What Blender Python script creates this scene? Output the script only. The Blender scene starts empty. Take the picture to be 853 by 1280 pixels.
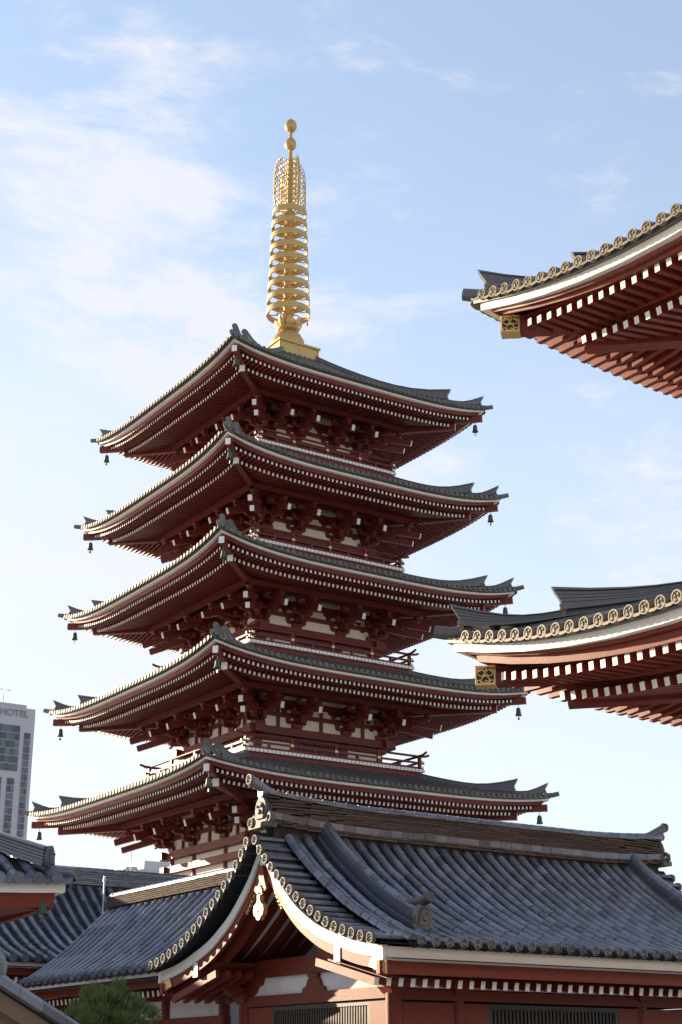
import bpy, math, random
from math import sin, cos, tan, pi, sqrt, radians as R, atan2, hypot
from mathutils import Vector, Matrix
random.seed(7)
scene = bpy.context.scene
COL = scene.collection

# ------------------------------------------------------------------ camera
PSI, PITCH, EYE = R(56.67), R(20.458), 1.6
cam = bpy.data.cameras.new('camera')
cam.sensor_fit = 'VERTICAL'
cam.sensor_height = 36.0
cam.lens = 36.0 * 1893.5 / 1280.0
cam.clip_start, cam.clip_end = 0.1, 5000
co = bpy.data.objects.new('camera', cam)
COL.objects.link(co)
co.location = (0, 0, EYE)
co.rotation_euler = (pi / 2 + PITCH, 0, -(pi / 2 - PSI))
scene.camera = co

# ------------------------------------------------------------------ light
SUN_EL, SUN_AZ = R(13.5), atan2(-0.36, 0.933)          # azimuth from +Y towards +X
to_sun = Vector((sin(SUN_AZ) * cos(SUN_EL), cos(SUN_AZ) * cos(SUN_EL), sin(SUN_EL)))
sl = bpy.data.lights.new('sun', 'SUN')
sl.energy, sl.angle, sl.color = 4.0, R(0.5), (1.0, 0.80, 0.56)
so = bpy.data.objects.new('sun', sl)
COL.objects.link(so)
so.rotation_euler = (-to_sun).to_track_quat('-Z', 'Y').to_euler()
so.location = to_sun * 200

world = bpy.data.worlds.new('World')
scene.world = world
world.use_nodes = True
wt = world.node_tree
wt.nodes.clear()
def wn(t, **kw):
    n = wt.nodes.new(t)
    for k, v in kw.items():
        if k.startswith('i_'):
            n.inputs[int(k[2:])].default_value = v
        else:
            setattr(n, k, v)
    return n
def wl(a, b, o=0, i=0):
    wt.links.new(a.outputs[o], b.inputs[i])
sky = wn('ShaderNodeTexSky', sky_type='NISHITA', sun_disc=False)
sky.sun_elevation, sky.sun_rotation = SUN_EL, SUN_AZ
sky.altitude, sky.air_density, sky.dust_density, sky.ozone_density = 20, 1.0, 0.5, 2.0
tc = wn('ShaderNodeTexCoord')
def cloud_noise(scale3, scale, detail, rough, rot=(0, 0, 0), dist=0.0):
    mp = wn('ShaderNodeMapping')
    mp.inputs['Rotation'].default_value = rot
    mp.inputs['Scale'].default_value = scale3
    wl(tc, mp, 0, 0)
    nz = wn('ShaderNodeTexNoise')
    nz.inputs['Scale'].default_value = scale
    nz.inputs['Detail'].default_value = detail
    nz.inputs['Roughness'].default_value = rough
    nz.inputs['Distortion'].default_value = dist
    wl(mp, nz, 0, 0)
    return nz
def math_(op, a, b, clamp=False):
    m = wn('ShaderNodeMath', operation=op, use_clamp=clamp)
    for k, x in enumerate((a, b)):
        if x is None: continue
        if isinstance(x, (int, float)): m.inputs[k].default_value = x
        else: wt.links.new(x, m.inputs[k])
    return m.outputs[0]
def ramp(src, lo, hi, smooth=True):
    m = wn('ShaderNodeMapRange', interpolation_type='SMOOTHSTEP' if smooth else 'LINEAR')
    m.inputs[1].default_value, m.inputs[2].default_value = lo, hi
    wt.links.new(src, m.inputs[0])
    return m.outputs[0]
def bank(dirv, lo, hi):                                # a patch of sky where thin cloud gathers
    d = wn('ShaderNodeVectorMath', operation='DOT_PRODUCT')
    wl(tc, d, 0, 0)
    d.inputs[1].default_value = Vector(dirv).normalized()
    return ramp(d.outputs['Value'], lo, hi)
n_big = cloud_noise((1.0, 1.0, 2.2), 3.2, 9, 0.58, (0.3, 0.2, 0.4), 0.5)
n_fib = cloud_noise((1.0, 1.7, 3.2), 5.0, 12, 0.66, (0.5, -0.35, 0.9), 0.35)
n_fine = cloud_noise((1.0, 1.5, 2.5), 16.0, 8, 0.65, (0.2, 0.5, 0.1), 0.4)
SKYDIR = {}
banks = math_('MAXIMUM', bank((0.292, 0.775, 0.560), 0.982, 0.9985), math_('MULTIPLY', bank((0.43, 0.755, 0.495), 0.990, 0.9993), 0.62))
banks = math_('MAXIMUM', banks, math_('MULTIPLY', bank((0.455, 0.683, 0.571), 0.9955, 0.9997), 0.75))
banks = math_('MAXIMUM', banks, math_('MULTIPLY', bank((0.545, 0.630, 0.553), 0.993, 0.9996), 0.5))
low = wn('ShaderNodeSeparateXYZ')
wl(tc, low, 0, 0)
lowband = ramp(low.outputs['Z'], 0.47, 0.14)
banks = math_('MAXIMUM', banks, math_('MULTIPLY', lowband, 0.55))
dens = math_('ADD', math_('MULTIPLY', n_big.outputs['Fac'], 0.42), math_('MULTIPLY', n_fib.outputs['Fac'], 1.05))
dens = math_('ADD', dens, math_('MULTIPLY', math_('SUBTRACT', n_fine.outputs['Fac'], 0.5), 0.26))
dens = math_('ADD', dens, math_('MULTIPLY', banks, 0.13))
cov = math_('MULTIPLY', ramp(dens, 0.755, 1.07), 0.98, True)
veil = math_('ADD', math_('MULTIPLY', ramp(low.outputs['Z'], 0.62, 0.12), 0.42), 0.27)
cov = math_('MAXIMUM', cov, math_('ADD', veil, math_('MULTIPLY', cov, 0.62)), True)
west = math_('MULTIPLY', bank((0.18, 0.96, 0.16), 0.86, 0.985), ramp(n_big.outputs['Fac'], 0.30, 0.62))
cov = math_('ADD', cov, math_('MULTIPLY', west, 0.34), True)
cov = math_('MINIMUM', cov, 0.88)
cloudcol = wn('ShaderNodeMix', data_type='RGBA', blend_type='MIX')
wt.links.new(cov, cloudcol.inputs['Factor'])
wl(sky, cloudcol, 0, 6)
cloudcol.inputs[7].default_value = (2.84, 2.86, 3.02, 1)
bg = wn('ShaderNodeBackground')
bg.inputs['Strength'].default_value = 0.108
wt.links.new(cloudcol.outputs[2], bg.inputs[0])
out = wn('ShaderNodeOutputWorld')
wl(bg, out)

scene.view_settings.view_transform = 'Standard'
scene.view_settings.look = 'None'
scene.view_settings.gamma = 1.0
scene.view_settings.exposure = 1.6
scene.cycles.max_bounces = 6
scene.cycles.use_denoising = True

# ------------------------------------------------------------------ materials
def mat(name, col, rough=0.6, metal=0.0, var=0.0, hue=0.0, noise=0.0, nscale=3.0, bump=0.0, bscale=30.0,
        spec=0.5, stretch=(1, 1, 1), dirt=None, dscale=1.2):
    m = bpy.data.materials.new(name)
    m.use_nodes = True
    t = m.node_tree
    b = t.nodes['Principled BSDF']
    b.inputs['Roughness'].default_value = rough
    b.inputs['Metallic'].default_value = metal
    b.inputs['Specular IOR Level'].default_value = spec
    base = t.nodes.new('ShaderNodeRGB')
    base.outputs[0].default_value = (*col, 1)
    cur = base.outputs[0]
    def ma(op, a, c):
        n = t.nodes.new('ShaderNodeMath'); n.operation = op
        for k, x in enumerate((a, c)):
            if isinstance(x, (int, float)): n.inputs[k].default_value = x
            else: t.links.new(x, n.inputs[k])
        return n.outputs[0]
    def scale(cur, fac):
        n = t.nodes.new('ShaderNodeVectorMath'); n.operation = 'SCALE'
        t.links.new(cur, n.inputs[0]); t.links.new(fac, n.inputs['Scale'])
        return n.outputs[0]
    tcn = t.nodes.new('ShaderNodeTexCoord')
    geo = t.nodes.new('ShaderNodeNewGeometry')
    mp = t.nodes.new('ShaderNodeMapping')
    mp.inputs['Scale'].default_value = stretch
    t.links.new(geo.outputs['Position'], mp.inputs['Vector'])
    if var or hue:
        oi = t.nodes.new('ShaderNodeObjectInfo')
        r = ma('FRACT', ma('ADD', oi.outputs['Random'], geo.outputs['Random Per Island']), 0)
        if var: cur = scale(cur, ma('ADD', ma('MULTIPLY', r, 2 * var), 1 - var))
        if hue:
            r2 = ma('FRACT', ma('MULTIPLY', r, 7.31), 0)
            mx = t.nodes.new('ShaderNodeMix'); mx.data_type = 'RGBA'
            t.links.new(ma('MULTIPLY', r2, hue), mx.inputs['Factor'])
            t.links.new(cur, mx.inputs[6])
            mx.inputs[7].default_value = (col[0] * 1.25, col[1] * 1.02, col[2] * 0.78, 1)
            cur = mx.outputs[2]
    if noise:
        nz = t.nodes.new('ShaderNodeTexNoise')
        nz.inputs['Scale'].default_value = nscale; nz.inputs['Detail'].default_value = 8
        nz.inputs['Roughness'].default_value = 0.65
        t.links.new(mp.outputs[0], nz.inputs['Vector'])
        cur = scale(cur, ma('ADD', ma('MULTIPLY', nz.outputs['Fac'], 2 * noise), 1 - noise))
        rr = ma('ADD', ma('MULTIPLY', ma('SUBTRACT', nz.outputs['Fac'], 0.5), 0.35), rough)
        t.links.new(rr, b.inputs['Roughness'])
    if dirt:
        nz = t.nodes.new('ShaderNodeTexNoise')
        nz.inputs['Scale'].default_value = dscale; nz.inputs['Detail'].default_value = 6
        nz.inputs['Roughness'].default_value = 0.7
        t.links.new(mp.outputs[0], nz.inputs['Vector'])
        mr = t.nodes.new('ShaderNodeMapRange'); mr.inputs[1].default_value = 0.52; mr.inputs[2].default_value = 0.72
        t.links.new(nz.outputs['Fac'], mr.inputs[0])
        mx = t.nodes.new('ShaderNodeMix'); mx.data_type = 'RGBA'
        t.links.new(ma('MULTIPLY', mr.outputs[0], dirt[3]), mx.inputs['Factor'])
        t.links.new(cur, mx.inputs[6]); mx.inputs[7].default_value = (*dirt[:3], 1)
        cur = mx.outputs[2]
    t.links.new(cur, b.inputs['Base Color'])
    if bump:
        nz = t.nodes.new('ShaderNodeTexNoise')
        nz.inputs['Scale'].default_value = bscale; nz.inputs['Detail'].default_value = 5
        t.links.new(mp.outputs[0], nz.inputs['Vector'])
        bp = t.nodes.new('ShaderNodeBump'); bp.inputs['Strength'].default_value = bump; bp.inputs['Distance'].default_value = 0.02
        t.links.new(nz.outputs['Fac'], bp.inputs['Height'])
        t.links.new(bp.outputs[0], b.inputs['Normal'])
    return m

M = dict(
    red=mat('pagoda_red_paint', (0.162, 0.027, 0.021), 0.50, spec=0.3, dirt=(0.10, 0.035, 0.028, 0.6), dscale=2.0, noise=0.32, nscale=1.6, var=0.10, bump=0.12, bscale=14),
    redgate=mat('gate_red_paint', (0.180, 0.030, 0.014), 0.50, spec=0.3, dirt=(0.10, 0.035, 0.025, 0.6), dscale=1.6, noise=0.28, nscale=2.2, var=0.07, bump=0.10, bscale=18),
    white=mat('white_paint', (0.86, 0.825, 0.75), 0.6, noise=0.06, nscale=5, var=0.05, dirt=(0.50, 0.45, 0.38, 0.30)),
    plaster=mat('cream_plaster', (0.88, 0.80, 0.65), 0.85, noise=0.08, nscale=2.5, dirt=(0.42, 0.35, 0.27, 0.30)),
    wall=mat('white_plaster', (0.80, 0.78, 0.74), 0.85, noise=0.08, nscale=2.5, dirt=(0.40, 0.37, 0.33, 0.35)),
    ptile=mat('pagoda_tile', (0.105, 0.098, 0.096), 0.5, var=0.25, noise=0.25, nscale=4, hue=0.5, bump=0.1),
    ridge=mat('pagoda_ridge_tile', (0.15, 0.145, 0.145), 0.55, var=0.2, noise=0.25, nscale=6, bump=0.2),
    tile=mat('smoked_clay_tile', (0.105, 0.113, 0.142), 0.22, var=0.52, hue=0.22, spec=0.6, noise=0.30, nscale=2.2, bump=0.2, bscale=22,
             dirt=(0.14, 0.14, 0.145, 0.40), dscale=3.5),
    pan=mat('pan_tile', (0.026, 0.028, 0.034), 0.8, spec=0.12, var=0.35, noise=0.25, nscale=6, bump=0.2),
    disc=mat('eave_tile_clay', (0.115, 0.105, 0.092), 0.6, spec=0.3, var=0.22, noise=0.25, nscale=20, bump=0.2, bscale=60),
    noshi=mat('ridge_course_tile', (0.095, 0.072, 0.062), 0.85, spec=0.15, var=0.28, hue=0.3, noise=0.3, nscale=9, bump=0.25, bscale=40),
    gtile=mat('gate_roof_tile', (0.10, 0.10, 0.105), 0.42, var=0.22, noise=0.22, nscale=8, hue=0.3, bump=0.15),
    gdisc=mat('gate_eave_tile', (0.20, 0.165, 0.115), 0.55, spec=0.35, var=0.15, noise=0.25, nscale=20, bump=0.2, bscale=60),
    gold=mat('gilded_bronze', (0.52, 0.34, 0.12), 0.45, metal=0.55, noise=0.18, nscale=3),
    goldleaf=mat('gold_fitting', (0.80, 0.56, 0.22), 0.45, metal=0.6, noise=0.3, nscale=24, bump=0.6, bscale=45),
    bronze=mat('green_bronze', (0.06, 0.095, 0.07), 0.55, metal=0.3, noise=0.4, nscale=9),
    darkwood=mat('dark_lattice_wood', (0.045, 0.035, 0.027), 0.55, noise=0.3, nscale=5),
    black=mat('black_lattice', (0.018, 0.017, 0.016), 0.45, noise=0.2),
    dark=mat('dark_interior', (0.03, 0.022, 0.02), 0.8),
    wood=mat('weathered_wood', (0.16, 0.105, 0.07), 0.75, noise=0.4, nscale=3, stretch=(1, 6, 6), bump=0.3),
    concrete=mat('pale_concrete', (0.41, 0.41, 0.44), 0.8, noise=0.08, nscale=0.4),
    glass=mat('dark_window_glass', (0.075, 0.085, 0.10), 0.12, var=0.55),
    letters=mat('sign_grey', (0.22, 0.22, 0.23), 0.5),
    steel=mat('galvanised_steel', (0.40, 0.41, 0.43), 0.4, metal=0.7),
    ground=mat('stone_paving', (0.48, 0.455, 0.42), 0.85, noise=0.2, nscale=0.8),
    bark=mat('pine_bark', (0.10, 0.07, 0.05), 0.9, noise=0.4, nscale=8),
    leaf=mat('pine_needles', (0.098, 0.140, 0.042), 0.6, var=0.5, hue=0.7),
)

# ------------------------------------------------------------------ mesh helpers
class MB:
    def __init__(s, T=None):
        s.v, s.f, s.m, s.s, s.T = [], [], [], [], T
    def add(s, vs, fs, mi=0, sm=False):
        o = len(s.v)
        if s.T: vs = [s.T(p) for p in vs]
        s.v.extend(tuple(p) for p in vs)
        for k, f in enumerate(fs):
            s.f.append([i + o for i in f])
            s.m.append(mi[k] if isinstance(mi, list) else mi)
            s.s.append(sm)
    def box(s, c, d, mi=0):
        x, y, z = c; a, b, e = d[0] / 2, d[1] / 2, d[2] / 2
        s.add([(x - a, y - b, z - e), (x + a, y - b, z - e), (x + a, y + b, z - e), (x - a, y + b, z - e),
               (x - a, y - b, z + e), (x + a, y - b, z + e), (x + a, y + b, z + e), (x - a, y + b, z + e)],
              [(0, 3, 2, 1), (4, 5, 6, 7), (0, 1, 5, 4), (1, 2, 6, 5), (2, 3, 7, 6), (3, 0, 4, 7)], mi)
    def beam(s, p, q, w, h, mi=0, em=None, w2=None, h2=None):
        """box from p to q; p, q are the middle of the end faces; em = material of the face at q"""
        p, q = Vector(p), Vector(q)
        d = (q - p).normalized()
        sd = d.cross(Vector((0, 0, 1)))
        sd = Vector((1, 0, 0)) if sd.length < 1e-4 else sd.normalized()
        up = sd.cross(d)
        w2, h2 = w2 or w, h2 or h
        vs = []
        for c, ww, hh in ((p, w, h), (q, w2, h2)):
            for a, b in ((-1, -1), (1, -1), (1, 1), (-1, 1)):
                vs.append(c + sd * (a * ww / 2) + up * (b * hh / 2))
        em = mi if em is None else em
        s.add(vs, [(3, 2, 1, 0), (4, 5, 6, 7), (0, 1, 5, 4), (1, 2, 6, 5), (2, 3, 7, 6), (3, 0, 4, 7)], [mi, em, mi, mi, mi, mi])
    def loft(s, rings, mi=0, closed=True, caps=True, sm=False):
        n = len(rings[0]); vs = [p for r in rings for p in r]; fs = []
        for k in range(len(rings) - 1):
            for j in range(n if closed else n - 1):
                a, b = k * n + j, k * n + (j + 1) % n
                fs.append((a, b, b + n, a + n))
        s.add(vs, fs, mi, sm)
        if caps and closed:
            s.add(rings[0], [tuple(range(n))[::-1]], mi); s.add(rings[-1], [tuple(range(n))], mi)
    def tube(s, pts, r, n=8, mi=0, caps=True, sm=True):
        pts = [Vector(p) for p in pts]
        rs = r if isinstance(r, (list, tuple)) else [r] * len(pts)
        rings = []; ref = None
        for k, p in enumerate(pts):
            d = (pts[min(k + 1, len(pts) - 1)] - pts[max(k - 1, 0)]).normalized()
            if ref is None:
                ref = d.cross(Vector((0.3, 0.2, 0.9)))
                if ref.length < 1e-3: ref = d.cross(Vector((1, 0, 0)))
            ref = (ref - d * ref.dot(d)).normalized()
            b = d.cross(ref)
            rings.append([p + (ref * cos(2 * pi * j / n) + b * sin(2 * pi * j / n)) * rs[k] for j in range(n)])
        s.loft(rings, mi, True, caps, sm)
    def lathe(s, prof, n=24, mi=0, c=(0, 0, 0), sm=True):
        rings = [[(c[0] + r * cos(2 * pi * j / n), c[1] + r * sin(2 * pi * j / n), c[2] + z) for j in range(n)] for r, z in prof]
        s.loft(rings, mi, True, True, sm)
    def prism(s, poly, o, ax, ay, th, mi=0, taper=None):
        """polygon in the plane (o, ax, ay), extruded th to both sides"""
        o, ax, ay = Vector(o), Vector(ax), Vector(ay)
        nrm = ax.cross(ay).normalized() * th
        a = [o + ax * x + ay * y - nrm for x, y in poly]
        b = [o + ax * x + ay * y + nrm for x, y in poly]
        n = len(poly)
        s.add(a + b, [tuple(range(n))[::-1], tuple(range(n, 2 * n))] + [(j, (j + 1) % n, n + (j + 1) % n, n + j) for j in range(n)], mi)
    def sheet(s, rows, mi=0, sm=False):
        s.loft(rows, mi, False, False, sm)
    def mesh(s, name, mats):
        me = bpy.data.meshes.new(name)
        me.from_pydata(s.v, [], s.f)
        for m in (mats if isinstance(mats, (list, tuple)) else [mats]): me.materials.append(m)
        me.polygons.foreach_set('material_index', s.m)
        me.polygons.foreach_set('use_smooth', s.s)
        me.update()
        return me
    def build(s, name, mats, parent=None, loc=(0, 0, 0), rz=0):
        o = bpy.data.objects.new(name, s.mesh(name, mats))
        COL.objects.link(o); o.parent = parent; o.location = loc; o.rotation_euler.z = rz
        return o

def tag(o, label=None, cat=None, group=None, kind=None):
    for k, x in (('label', label), ('category', cat), ('group', group), ('kind', kind)):
        if x: o[k] = x
    return o
def empty(name, loc, label=None, cat=None, group=None, rz=0):
    o = bpy.data.objects.new(name, None)
    COL.objects.link(o); o.location = loc; o.rotation_euler.z = rz; o.empty_display_size = 0.5
    return tag(o, label, cat, group)
def inst(name, me, parent, loc, rot=(0, 0, 0), sc=None):
    o = bpy.data.objects.new(name, me)
    COL.objects.link(o); o.parent = parent; o.location = loc; o.rotation_euler = rot
    if sc: o.scale = sc
    return o
def ROT(k):
    return [lambda p: (p[0], p[1], p[2]), lambda p: (-p[1], p[0], p[2]),
            lambda p: (-p[0], -p[1], p[2]), lambda p: (p[1], -p[0], p[2])][k % 4]
def lerp(a, b, t): return a + (b - a) * t
def interp(tab, x):
    if x <= tab[0][0]: return tab[0][1]
    for (x0, y0), (x1, y1) in zip(tab, tab[1:]):
        if x <= x1: return y0 + (y1 - y0) * (x - x0) / (x1 - x0)
    (x0, y0), (x1, y1) = tab[-2:]
    return y1 + (y1 - y0) * (x - x1) / (x1 - x0)
def smooth_tab(tab, n=40):
    """monotone resampling of a table through a Catmull-Rom curve"""
    P = [Vector((*p, 0)) for p in tab]; P = [2 * P[0] - P[1]] + P + [2 * P[-1] - P[-2]]
    res = []
    for i in range(1, len(P) - 2):
        for k in range(n // (len(P) - 3) + 1):
            t = k / (n // (len(P) - 3) + 1)
            a, b, c, d = P[i - 1], P[i], P[i + 1], P[i + 2]
            q = 0.5 * ((2 * b) + (c - a) * t + (2 * a - 5 * b + 4 * c - d) * t * t + (3 * b - a - 3 * c + d) * t ** 3)
            res.append((q.x, q.y))
    res.append(tuple(tab[-1]))
    return res

# ------------------------------------------------------------------ ground
g = MB()
g.add([(-1500, -1500, 0), (1500, -1500, 0), (1500, 1500, 0), (-1500, 1500, 0)], [(0, 1, 2, 3)])
tag(g.build('ground', M['ground']), 'pale stone paving of the temple precinct', kind='structure')

# ------------------------------------------------------------------ eaves shared by the hipped roofs
class Eave:
    """square or oblong hipped eave; side k looks towards -Y, +X, +Y, -X for k = 0..3 (half length, half distance)"""
    def __init__(s, hx, hy, z0, rise, reach, power, flat=False):
        s.flat = flat; s.hx, s.hy, s.z0, s.rise, s.reach, s.power = hx, hy, z0, rise, reach, power
    def half(s, k): return (s.hx, s.hy) if k % 2 == 0 else (s.hy, s.hx)
    def lift(s, delta, k=1):
        v = s.rise * max(0.0, 1 - max(delta, 0) / s.reach) ** s.power
        return 0.4 * s.rise + 0.6 * v if s.flat and k % 2 == 0 else v        # short sides droop less
    def ze(s, k, x): return s.z0 + s.lift(s.half(k)[0] - abs(x), k)
    def us(s, k, n=18):
        h = s.half(k)[0]; us = []
        for j in range(n + 1):
            t = -1 + 2 * j / n
            us.append((abs(t) ** 0.75) * (1 if t >= 0 else -1))
        return us
    def profile(s, mb, prof, mi=0, sides=(0, 1, 2, 3), lift=1.0):
        """closed profile of (p inward, dz) swept round the eave with mitred corners"""
        for k in sides:
            h, d = s.half(k); mb.T = ROT(k); rings = []
            for u in s.us(k):
                ze = s.z0 + lift * s.lift(h * (1 - abs(u)), k)
                rings.append([(u * (h - p), -(d - p), ze + dz) for p, dz in prof])
            mb.loft(rings, mi)
        mb.T = None
    def rafters(s, k, pitch, p0, p1, zt, slope, w, h, fade, lift=1.0):
        """list of (outer end, inner end) mid points"""
        hl, d = s.half(k); res = []
        n = int((hl - p0) / pitch)
        for j in range(-n, n + 1):
            x = (j + 0.0) * pitch
            room = hl - abs(x)
            pin = min(p1, room - 0.05)
            if pin - p0 < 0.12: continue
            lf = s.lift(room, k) * lift
            f = max(0.0, 1 - (pin - p0) / fade)
            a = (x, -(d - p0), s.z0 + lf + zt - h / 2)
            b = (x, -(d - pin), s.z0 + lf * f + zt - h / 2 + slope * (pin - p0))
            res.append((a, b))
        return res

def hip_ridge(mb, pts, w, hgt, flare, up=0.0, mi=0):
    """ridge of stacked tiles along pts (outer end last) with an upturned flaring end"""
    rings = []
    n = len(pts)
    for k, p in enumerate(pts):
        p = Vector(p)
        q = Vector(pts[min(k + 1, n - 1)]) - Vector(pts[max(k - 1, 0)])
        sd = Vector((q.y, -q.x, 0)).normalized()
        t = k / (n - 1)
        hh = hgt * (1 + flare * max(0, (t - 0.45) / 0.55) ** 2.4)
        z = p.z + up * max(0, (t - 0.4) / 0.6) ** 2.2
        nc = 4; side = [(0.62, -0.02), (0.62, 0.10), (0.50, 0.13)]
        for c in range(nc):
            b0 = 0.15 + 0.62 * c / nc; b1 = 0.15 + 0.62 * (c + 0.72) / nc
            side += [(0.46 - 0.02 * c, b0), (0.46 - 0.02 * c, b1), (0.40 - 0.02 * c, b1 + 0.01)]
        side += [(0.50, 0.78), (0.50, 0.82), (0.36, 0.92), (0.0, 1.0)]
        sec = [(-w * a, hh * b) for a, b in side] + [(w * a, hh * b) for a, b in side[-2::-1]]
        fw = Vector((q.x, q.y, 0)).normalized()
        bk = 0.55 * max(0, (t - 0.8) / 0.2) if flare > 0.2 else 0
        rings.append([(p.x + sd.x * a + fw.x * bk * max(0, b), p.y + sd.y * a + fw.y * bk * max(0, b), z + b) for a, b in sec])
    mb.loft(rings, mi)

def oni(mb, o, ax, hgt, mi=0):
    """ridge end tile: a shield with shoulders and a crest, facing along ax x z"""
    poly = [(-0.42, 0), (0.42, 0), (0.48, 0.16), (0.36, 0.24), (0.40, 0.52), (0.30, 0.80), (0.12, 0.98), (0, 1.02), (-0.12, 0.98), (-0.30, 0.80), (-0.40, 0.52), (-0.36, 0.24), (-0.48, 0.16)]
    o, ax = Vector(o), Vector(ax).normalized()
    mb.prism([(x * hgt, y * hgt) for x, y in poly], o, ax, (0, 0, 1), 0.11 * hgt, mi)
    nrm = ax.cross(Vector((0, 0, 1)))
    for sgn in (1, -1):
        c = o + nrm * (0.12 * hgt * sgn)
        mb.prism([(x * hgt * 0.62, y * hgt * 0.62 + 0.16 * hgt) for x, y in poly], c, ax, (0, 0, 1), 0.05 * hgt, mi)
        for a, b, r in ((0.0, 0.42, 0.13), (-0.13, 0.62, 0.07), (0.13, 0.62, 0.07)):
            q = o + nrm * (0.2 * hgt * sgn) + ax * (a * hgt) + Vector((0, 0, b * hgt))
            mb.tube([q - nrm * (0.06 * hgt * sgn), q + nrm * (0.03 * hgt * sgn)], [r * hgt, r * hgt * 0.6], 8, mi)

# ================================================================== the pagoda
PX, PY = 35.56, 58.96
pagoda = empty('pagoda', (PX, PY, 0), 'tall five storied red pagoda with golden spire behind the tiled gatehouse', 'pagoda')
A_ = [8.50, 7.99, 7.70, 7.33, 6.92]
ZC = [13.02, 17.83, 22.55, 27.13, 31.77]
B_ = [3.70, 3.34, 3.06, 2.80, 2.55]
RS = [0.36, 0.50, 0.58, 0.58, 0.44]
ZB = [8.2, 14.45, 19.20, 23.95, 28.86]

def bracket_mesh(corner=False):
    mb = MB()
    def arm(o, ax, L, h, w, mi=0):
        e = h * 0.75
        poly = [(-L, h), (L, h), (L, h * 0.45), (L - e * 0.5, h * 0.1), (L - e, 0), (-L + e, 0), (-L + e * 0.5, h * 0.1), (-L, h * 0.45)]
        mb.prism(poly, o, ax, (0, 0, 1), w / 2, mi)
    def masu(c, sz=0.24, h=0.17):
        x, y, z = c; a, b = sz * 0.33, sz * 0.5
        mb.loft([[(x - q, y - q, zz), (x + q, y - q, zz), (x + q, y + q, zz), (x - q, y + q, zz)] for q, zz in ((a, z), (b, z + h * 0.45), (b, z + h))])
    def out(dx, dy, f, side_ax, cross=True):
        """one run of outward arms along (dx,dy); f stretches the diagonal"""
        D = Vector((dx, dy, 0))
        for L, z, h in ((0.62, -1.31, 0.18), (1.16, -0.99, 0.17), (1.72, -0.68, 0.16)):
            arm(D * (0.0), D, L * f, h, 0.17)
            pass
        for d, z in ((0.56, -1.13), (1.10, -0.82), (1.62, -0.52)):
            masu((*(D * (d * f)).xy, z))
    for (L, z, h) in ((0.52, -1.30, 0.17), (0.72, -0.98, 0.17), (0.9, -0.66, 0.16)):
        arm((0, 0, z), (1, 0, 0), L, h, 0.17)
        for x in (-L + 0.09, 0, L - 0.09): masu((x, 0, z + h))
    dirs = [((0, -1), 1.0, (1, 0, 0))]
    if corner: dirs = [((0, -1), 1.0, (1, 0, 0)), ((1, 0), 1.0, (0, 1, 0)), ((0.7071, -0.7071), 1.414, None)]
    if corner:
        for (L, z, h) in ((0.52, -1.30, 0.17), (0.72, -0.98, 0.17), (0.9, -0.66, 0.16)):
            arm((0, 0, z + 0.003), (0, 1, 0), L, h, 0.17)
    for (d, f, ax) in dirs:
        D = Vector((d[0], d[1], 0))
        for L, z, h in ((0.62, -1.31, 0.18), (1.16, -0.99, 0.17), (1.70, -0.68, 0.16)):
            e = 0.14
            poly = [(-0.2, h), (L * f, h), (L * f, h * 0.5), (L * f - e * 0.5, h * 0.12), (L * f - e, 0), (-0.2, 0)]
            mb.prism(poly, (0, 0, z - 0.004), D, (0, 0, 1), 0.088)
        for dd, z in ((0.56, -1.13), (1.10, -0.82), (1.62, -0.52)):
            q = D * (dd * f); masu((q.x, q.y, z))
        if ax:
            for dd, z, L in ((0.56, -0.965, 0.52), (1.10, -0.655, 0.60), (1.66, -0.36, 0.60)):
                q = D * dd; arm((q.x, q.y, z), ax, L, 0.15, 0.15)
                for t in (-L + 0.08, 0, L - 0.08):
                    c = q + Vector(ax) * t; masu((c.x, c.y, z + 0.15), 0.2, 0.12)
        p = D * (-0.3 * f) + Vector((0, 0, -0.22)); q = D * (2.04 * f) + Vector((0, 0, -1.0))
        mb.beam(p, q, 0.17 if ax else 0.2, 0.27, 0, 1)
        if not ax:
            q2 = D * (1.78 * f) + Vector((0, 0, -1.36))
            mb.beam(D * 0.2 + Vector((0, 0, -0.75)), q2, 0.2, 0.25, 0, 1)
    mb.loft([[(-q, -q, z), (q, -q, z), (q, q, z), (-q, q, z)] for q, z in ((0.16, -1.56), (0.235, -1.42), (0.235, -1.28))])
    return mb.mesh('bracket', [M['red'], M['white']])
BR, BRC = bracket_mesh(), bracket_mesh(True)
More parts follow.
